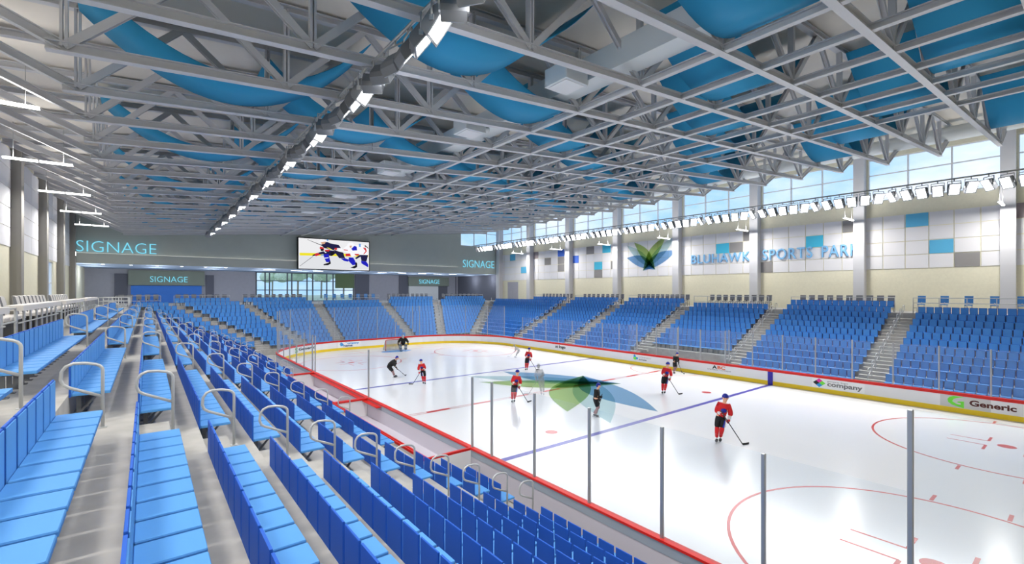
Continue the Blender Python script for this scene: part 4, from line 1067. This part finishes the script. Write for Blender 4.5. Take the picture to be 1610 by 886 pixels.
        if kit == 'goalie':
            k_, a_ = p['kn'+s], p['an'+s]; mb = MB()
            mb.beam(k_ + f*.13 + Vector((0,0,.18)), a_ + f*.14 + Vector((0,0,-.06)), .27, .09, 0, tuple(f)); 
            for q in (.2,.45,.7): c0 = (k_+f*.18).lerp(a_+f*.19, q); mb.beam(c0 - side*.13, c0 + side*.13, .03, .02, 1)
            out.append(('leg_pad', mb.mesh('leg_pad', [g('pad'), g('white_kit')]), None))
        # skate: boot + blade
        t = p['toe']; a = p['an'+s]; z = lambda q, zz: Vector((q.x, q.y, zz))
        out.append(('skate', skin('skate', [a, z(a, .10), z(a - t*.05, .085), z(a + t*.12, .08), z(a + t*.2, .075)], [(0,1),(1,2),(1,3),(3,4)], [.068,.070,.056,.058,.048], [g('skate')], 1), None))
        mb = MB(); mb.beam(z(a - t*.10, .02), z(a + t*.24, .02), .012, .04, 0); mb.beam(z(a - t*.05, .045), z(a + t*.18, .045), .02, .03, 1)
        out.append(('skate_blade', mb.mesh('skate_blade', [g('blade'), g('white_kit')]), 'skate'))
        # glove with curled fingers and a thumb
        hnd = p['ha'+s]; bl = p['blade']; ax = (bl - hnd).normalized(); wr = (hnd - p['el'+s]).normalized()
        n_ = ax.cross(wr).normalized(); q_ = n_.cross(ax).normalized()
        c0 = hnd - q_*.035
        vs = [c0 - q_*.09, c0]; ed = [(0,1)]; rd = [.05,.048]
        for fi, (o_, ln) in enumerate(((-.054,.9),(-.018,1.0),(.018,.97),(.054,.82))):
            b = len(vs); vs += [c0 + ax*o_ + n_*.035, c0 + ax*o_ + n_*.045*ln + q_*.05, c0 + ax*o_ + n_*.012 + q_*.075*ln]; ed += [(1,b),(b,b+1),(b+1,b+2)]; rd += [.02,.018,.015]
        b = len(vs); vs += [c0 - ax*.05 - n_*.03, c0 - ax*.04 - n_*.045 + q_*.05]; ed += [(1,b),(b,b+1)]; rd += [.022,.018]
        out.append(('glove', skin('glove', vs, ed, rd, [g('jersey_red' if kit == 'red' else 'black')], 1), None))
    mb = MB()
    hc = {'red':'blue_kit','black':'blue_kit','goalie':'mask','ghost':'blue_kit'}[kit]
    mb.ball(h + Vector((0,0,.045)) - f*.012, .118, .122, .125, 18, 10, 0, zmin=-.15); mb.ball(h - f*.06 + Vector((0,0,.0)), .092, .085, .10, 14, 8, 0)
    if kit == 'goalie': mb.ball(h + f*.03 + Vector((0,0,-.03)), .10, .11, .13, 14, 8, 0)
    else:
        mb.beam(h + f*.10 + Vector((0,0,.06)) - side*.08, h + f*.10 + Vector((0,0,.06)) + side*.08, .05, .02, 0)
    out.append(('helmet', mb.mesh('helmet', [g(hc)]), None))
    if kit == 'red':
        c_ = p['chest'].lerp(p['pelvis'], .12) + f*.195; nn = f; mb = MB(); n = 20
        ring_ = [c_ + side*.105*math.cos(2*math.pi*i/n) + Vector((0,0,1))*.08*math.sin(2*math.pi*i/n) - nn*(.035*abs(math.cos(2*math.pi*i/n))) for i in range(n)]
        mb.add(ring_ + [c_ + nn*.012] + [r_ - nn*.03 for r_ in ring_], [(i, (i+1) % n, n) for i in range(n)] + [(i, n+1+i, n+1+(i+1) % n, (i+1) % n) for i in range(n)], 0, True)
        out.append(('jersey_crest', mb.mesh('jersey_crest', [g('blue_kit')]), 'jersey'))
    # stick
    up = p['ha'+p['top']]; lo = p['ha'+('R' if p['top'] == 'L' else 'L')]; bl = p['blade']
    if pose == 'G': up = lo = p['haL']
    d = (lo - bl).normalized(); L = (up - bl).dot(d) + .18
    sh = MB().beam(bl, bl + d*L, .024, .03); sh.ball(bl + d*L, .022, .022, .022, 8, 6)
    bd = Vector((d.x*-1, d.y*-1, 0)).normalized(); bv = MB()
    for i in range(4):
        a0 = bl + bd*.075*i + Vector((0,0,.0)); a1 = bl + bd*.075*(i+1)
        bv.beam(a0 + Vector((-bd.y, bd.x, 0))*.006*i*i, a1 + Vector((-bd.y, bd.x, 0))*.006*(i+1)**2, .016, .075)
    st = (sh.mesh('shaft', g('stick')), bv.mesh('blade', g('black')))
    return out, st
kit_j = {'red':'jersey_red','black':'jersey_black','goalie':'jersey_black','ghost':'jersey_black'}
kit_s = {'red':'jersey_red','black':'sock_grey','goalie':'jersey_black','ghost':'sock_grey'}
CACHE = {}
def player(x, y, scale, pose, sx, kit, label, stick_label, turn=0.0):
    key = (pose, sx, kit)
    if key not in CACHE: CACHE[key] = mesh_set(*key)
    parts, st = CACHE[key]
    rz = math.atan2(y, x) - math.pi/2 + turn
    t = thing('person', label, 'person', (x, y, 0.002), rz); t.scale = (scale,)*3
    last = {}
    for nm, me, par in parts:
        o = link(nm, me, t if par is None else last[par]); last[nm] = o
    s = thing('hockey_stick', stick_label, 'hockey stick', (x, y, 0.002), rz); s.scale = (scale,)*3
    link('shaft', st[0], s); link('blade', st[1], s)
player(15.1, 33.9, 1.0, 'B', 1, 'black', 'player in black with blue helmet bending forward near far left circle', 'stick of the bending black player near the far left circle')
player(15.75, 30.2, 0.97, 'A', -1, 'red', 'player in red and blue helmet skating left by the far blue line', 'stick of the red player by the far blue line, blade to the left')
player(17.3, 21.9, 1.06, 'A', 1, 'red', 'player in red skating beside the ice emblem with the puck ahead', 'stick of the red player left of the ice emblem')
player(25.3, 30.2, 1.03, 'A', 1, 'red', 'furthest player in red, upright on the far blue line', 'stick of the furthest red player on the far blue line')
player(26.5, 17.7, 1.12, 'A', 1, 'red', 'player in red in front of a black player near the far boards', 'stick of the red player near the far boards')
player(33.7, 21.5, 0.92, 'A', 1, 'black', 'player in black standing against the far boards behind a red player', 'stick of the black player against the far boards', 0.6)
player(19.85, 10.5, 1.17, 'A', 1, 'red', 'nearest player in red, skating right of centre before the blue line', 'stick of the nearest red player, blade on bare ice')
player(18.75, 16.6, 0.95, 'A', 1, 'black', 'slim player in black seen sideways on the right side of the ice emblem', 'stick of the sideways black player on the ice emblem', R(82))
player(22.95, 49.2, 1.12, 'G', 1, 'goalie', 'goalkeeper in black with grey mask crouching at the goal post', 'stick of the crouching goalkeeper')
player(20.1, 22.3, 1.08, 'A', -1, 'ghost', 'faint translucent grey player standing on the ice emblem', 'faint translucent stick of the grey player on the emblem')
player(29.3, 36.6, 0.80, 'B', -1, 'ghost', 'faint translucent grey player bending near the far right circle', 'faint translucent stick of the grey player near the far right circle')

# ---------------------------------------------------------------- sky and render settings
w = bpy.data.worlds.new('sky'); bpy.context.scene.world = w; w.use_nodes = True
nt = w.node_tree; bg = nt.nodes['Background']
tc = nt.nodes.new('ShaderNodeTexCoord'); n = nt.nodes.new('ShaderNodeTexNoise'); n.inputs['Scale'].default_value = 3.2; n.inputs['Detail'].default_value = 8; n.inputs['Roughness'].default_value = 0.55
mp = nt.nodes.new('ShaderNodeMapping'); mp.inputs['Scale'].default_value = (1, 1, 2.2)
nt.links.new(tc.outputs['Generated'], mp.inputs['Vector']); nt.links.new(mp.outputs['Vector'], n.inputs['Vector'])
r = nt.nodes.new('ShaderNodeValToRGB'); r.color_ramp.elements[0].position = 0.42; r.color_ramp.elements[0].color = rgb(172, 212, 244); r.color_ramp.elements[1].position = 0.62; r.color_ramp.elements[1].color = rgb(246, 249, 253)
nt.links.new(n.outputs['Fac'], r.inputs['Fac']); nt.links.new(r.outputs['Color'], bg.inputs['Color']); bg.inputs['Strength'].default_value = 1.35
sc = bpy.context.scene
sc.view_settings.view_transform = 'Standard'; sc.view_settings.look = 'None'; sc.view_settings.gamma = 1.0; sc.view_settings.use_curve_mapping = False
sc.view_settings.exposure = 0.0
sc.cycles.max_bounces = 8; sc.cycles.diffuse_bounces = 5; sc.cycles.glossy_bounces = 3; sc.cycles.transparent_max_bounces = 32; sc.cycles.transmission_bounces = 4
sc.cycles.sample_clamp_indirect = 6.0; sc.cycles.use_denoising = True
sc.cycles.use_light_tree = True
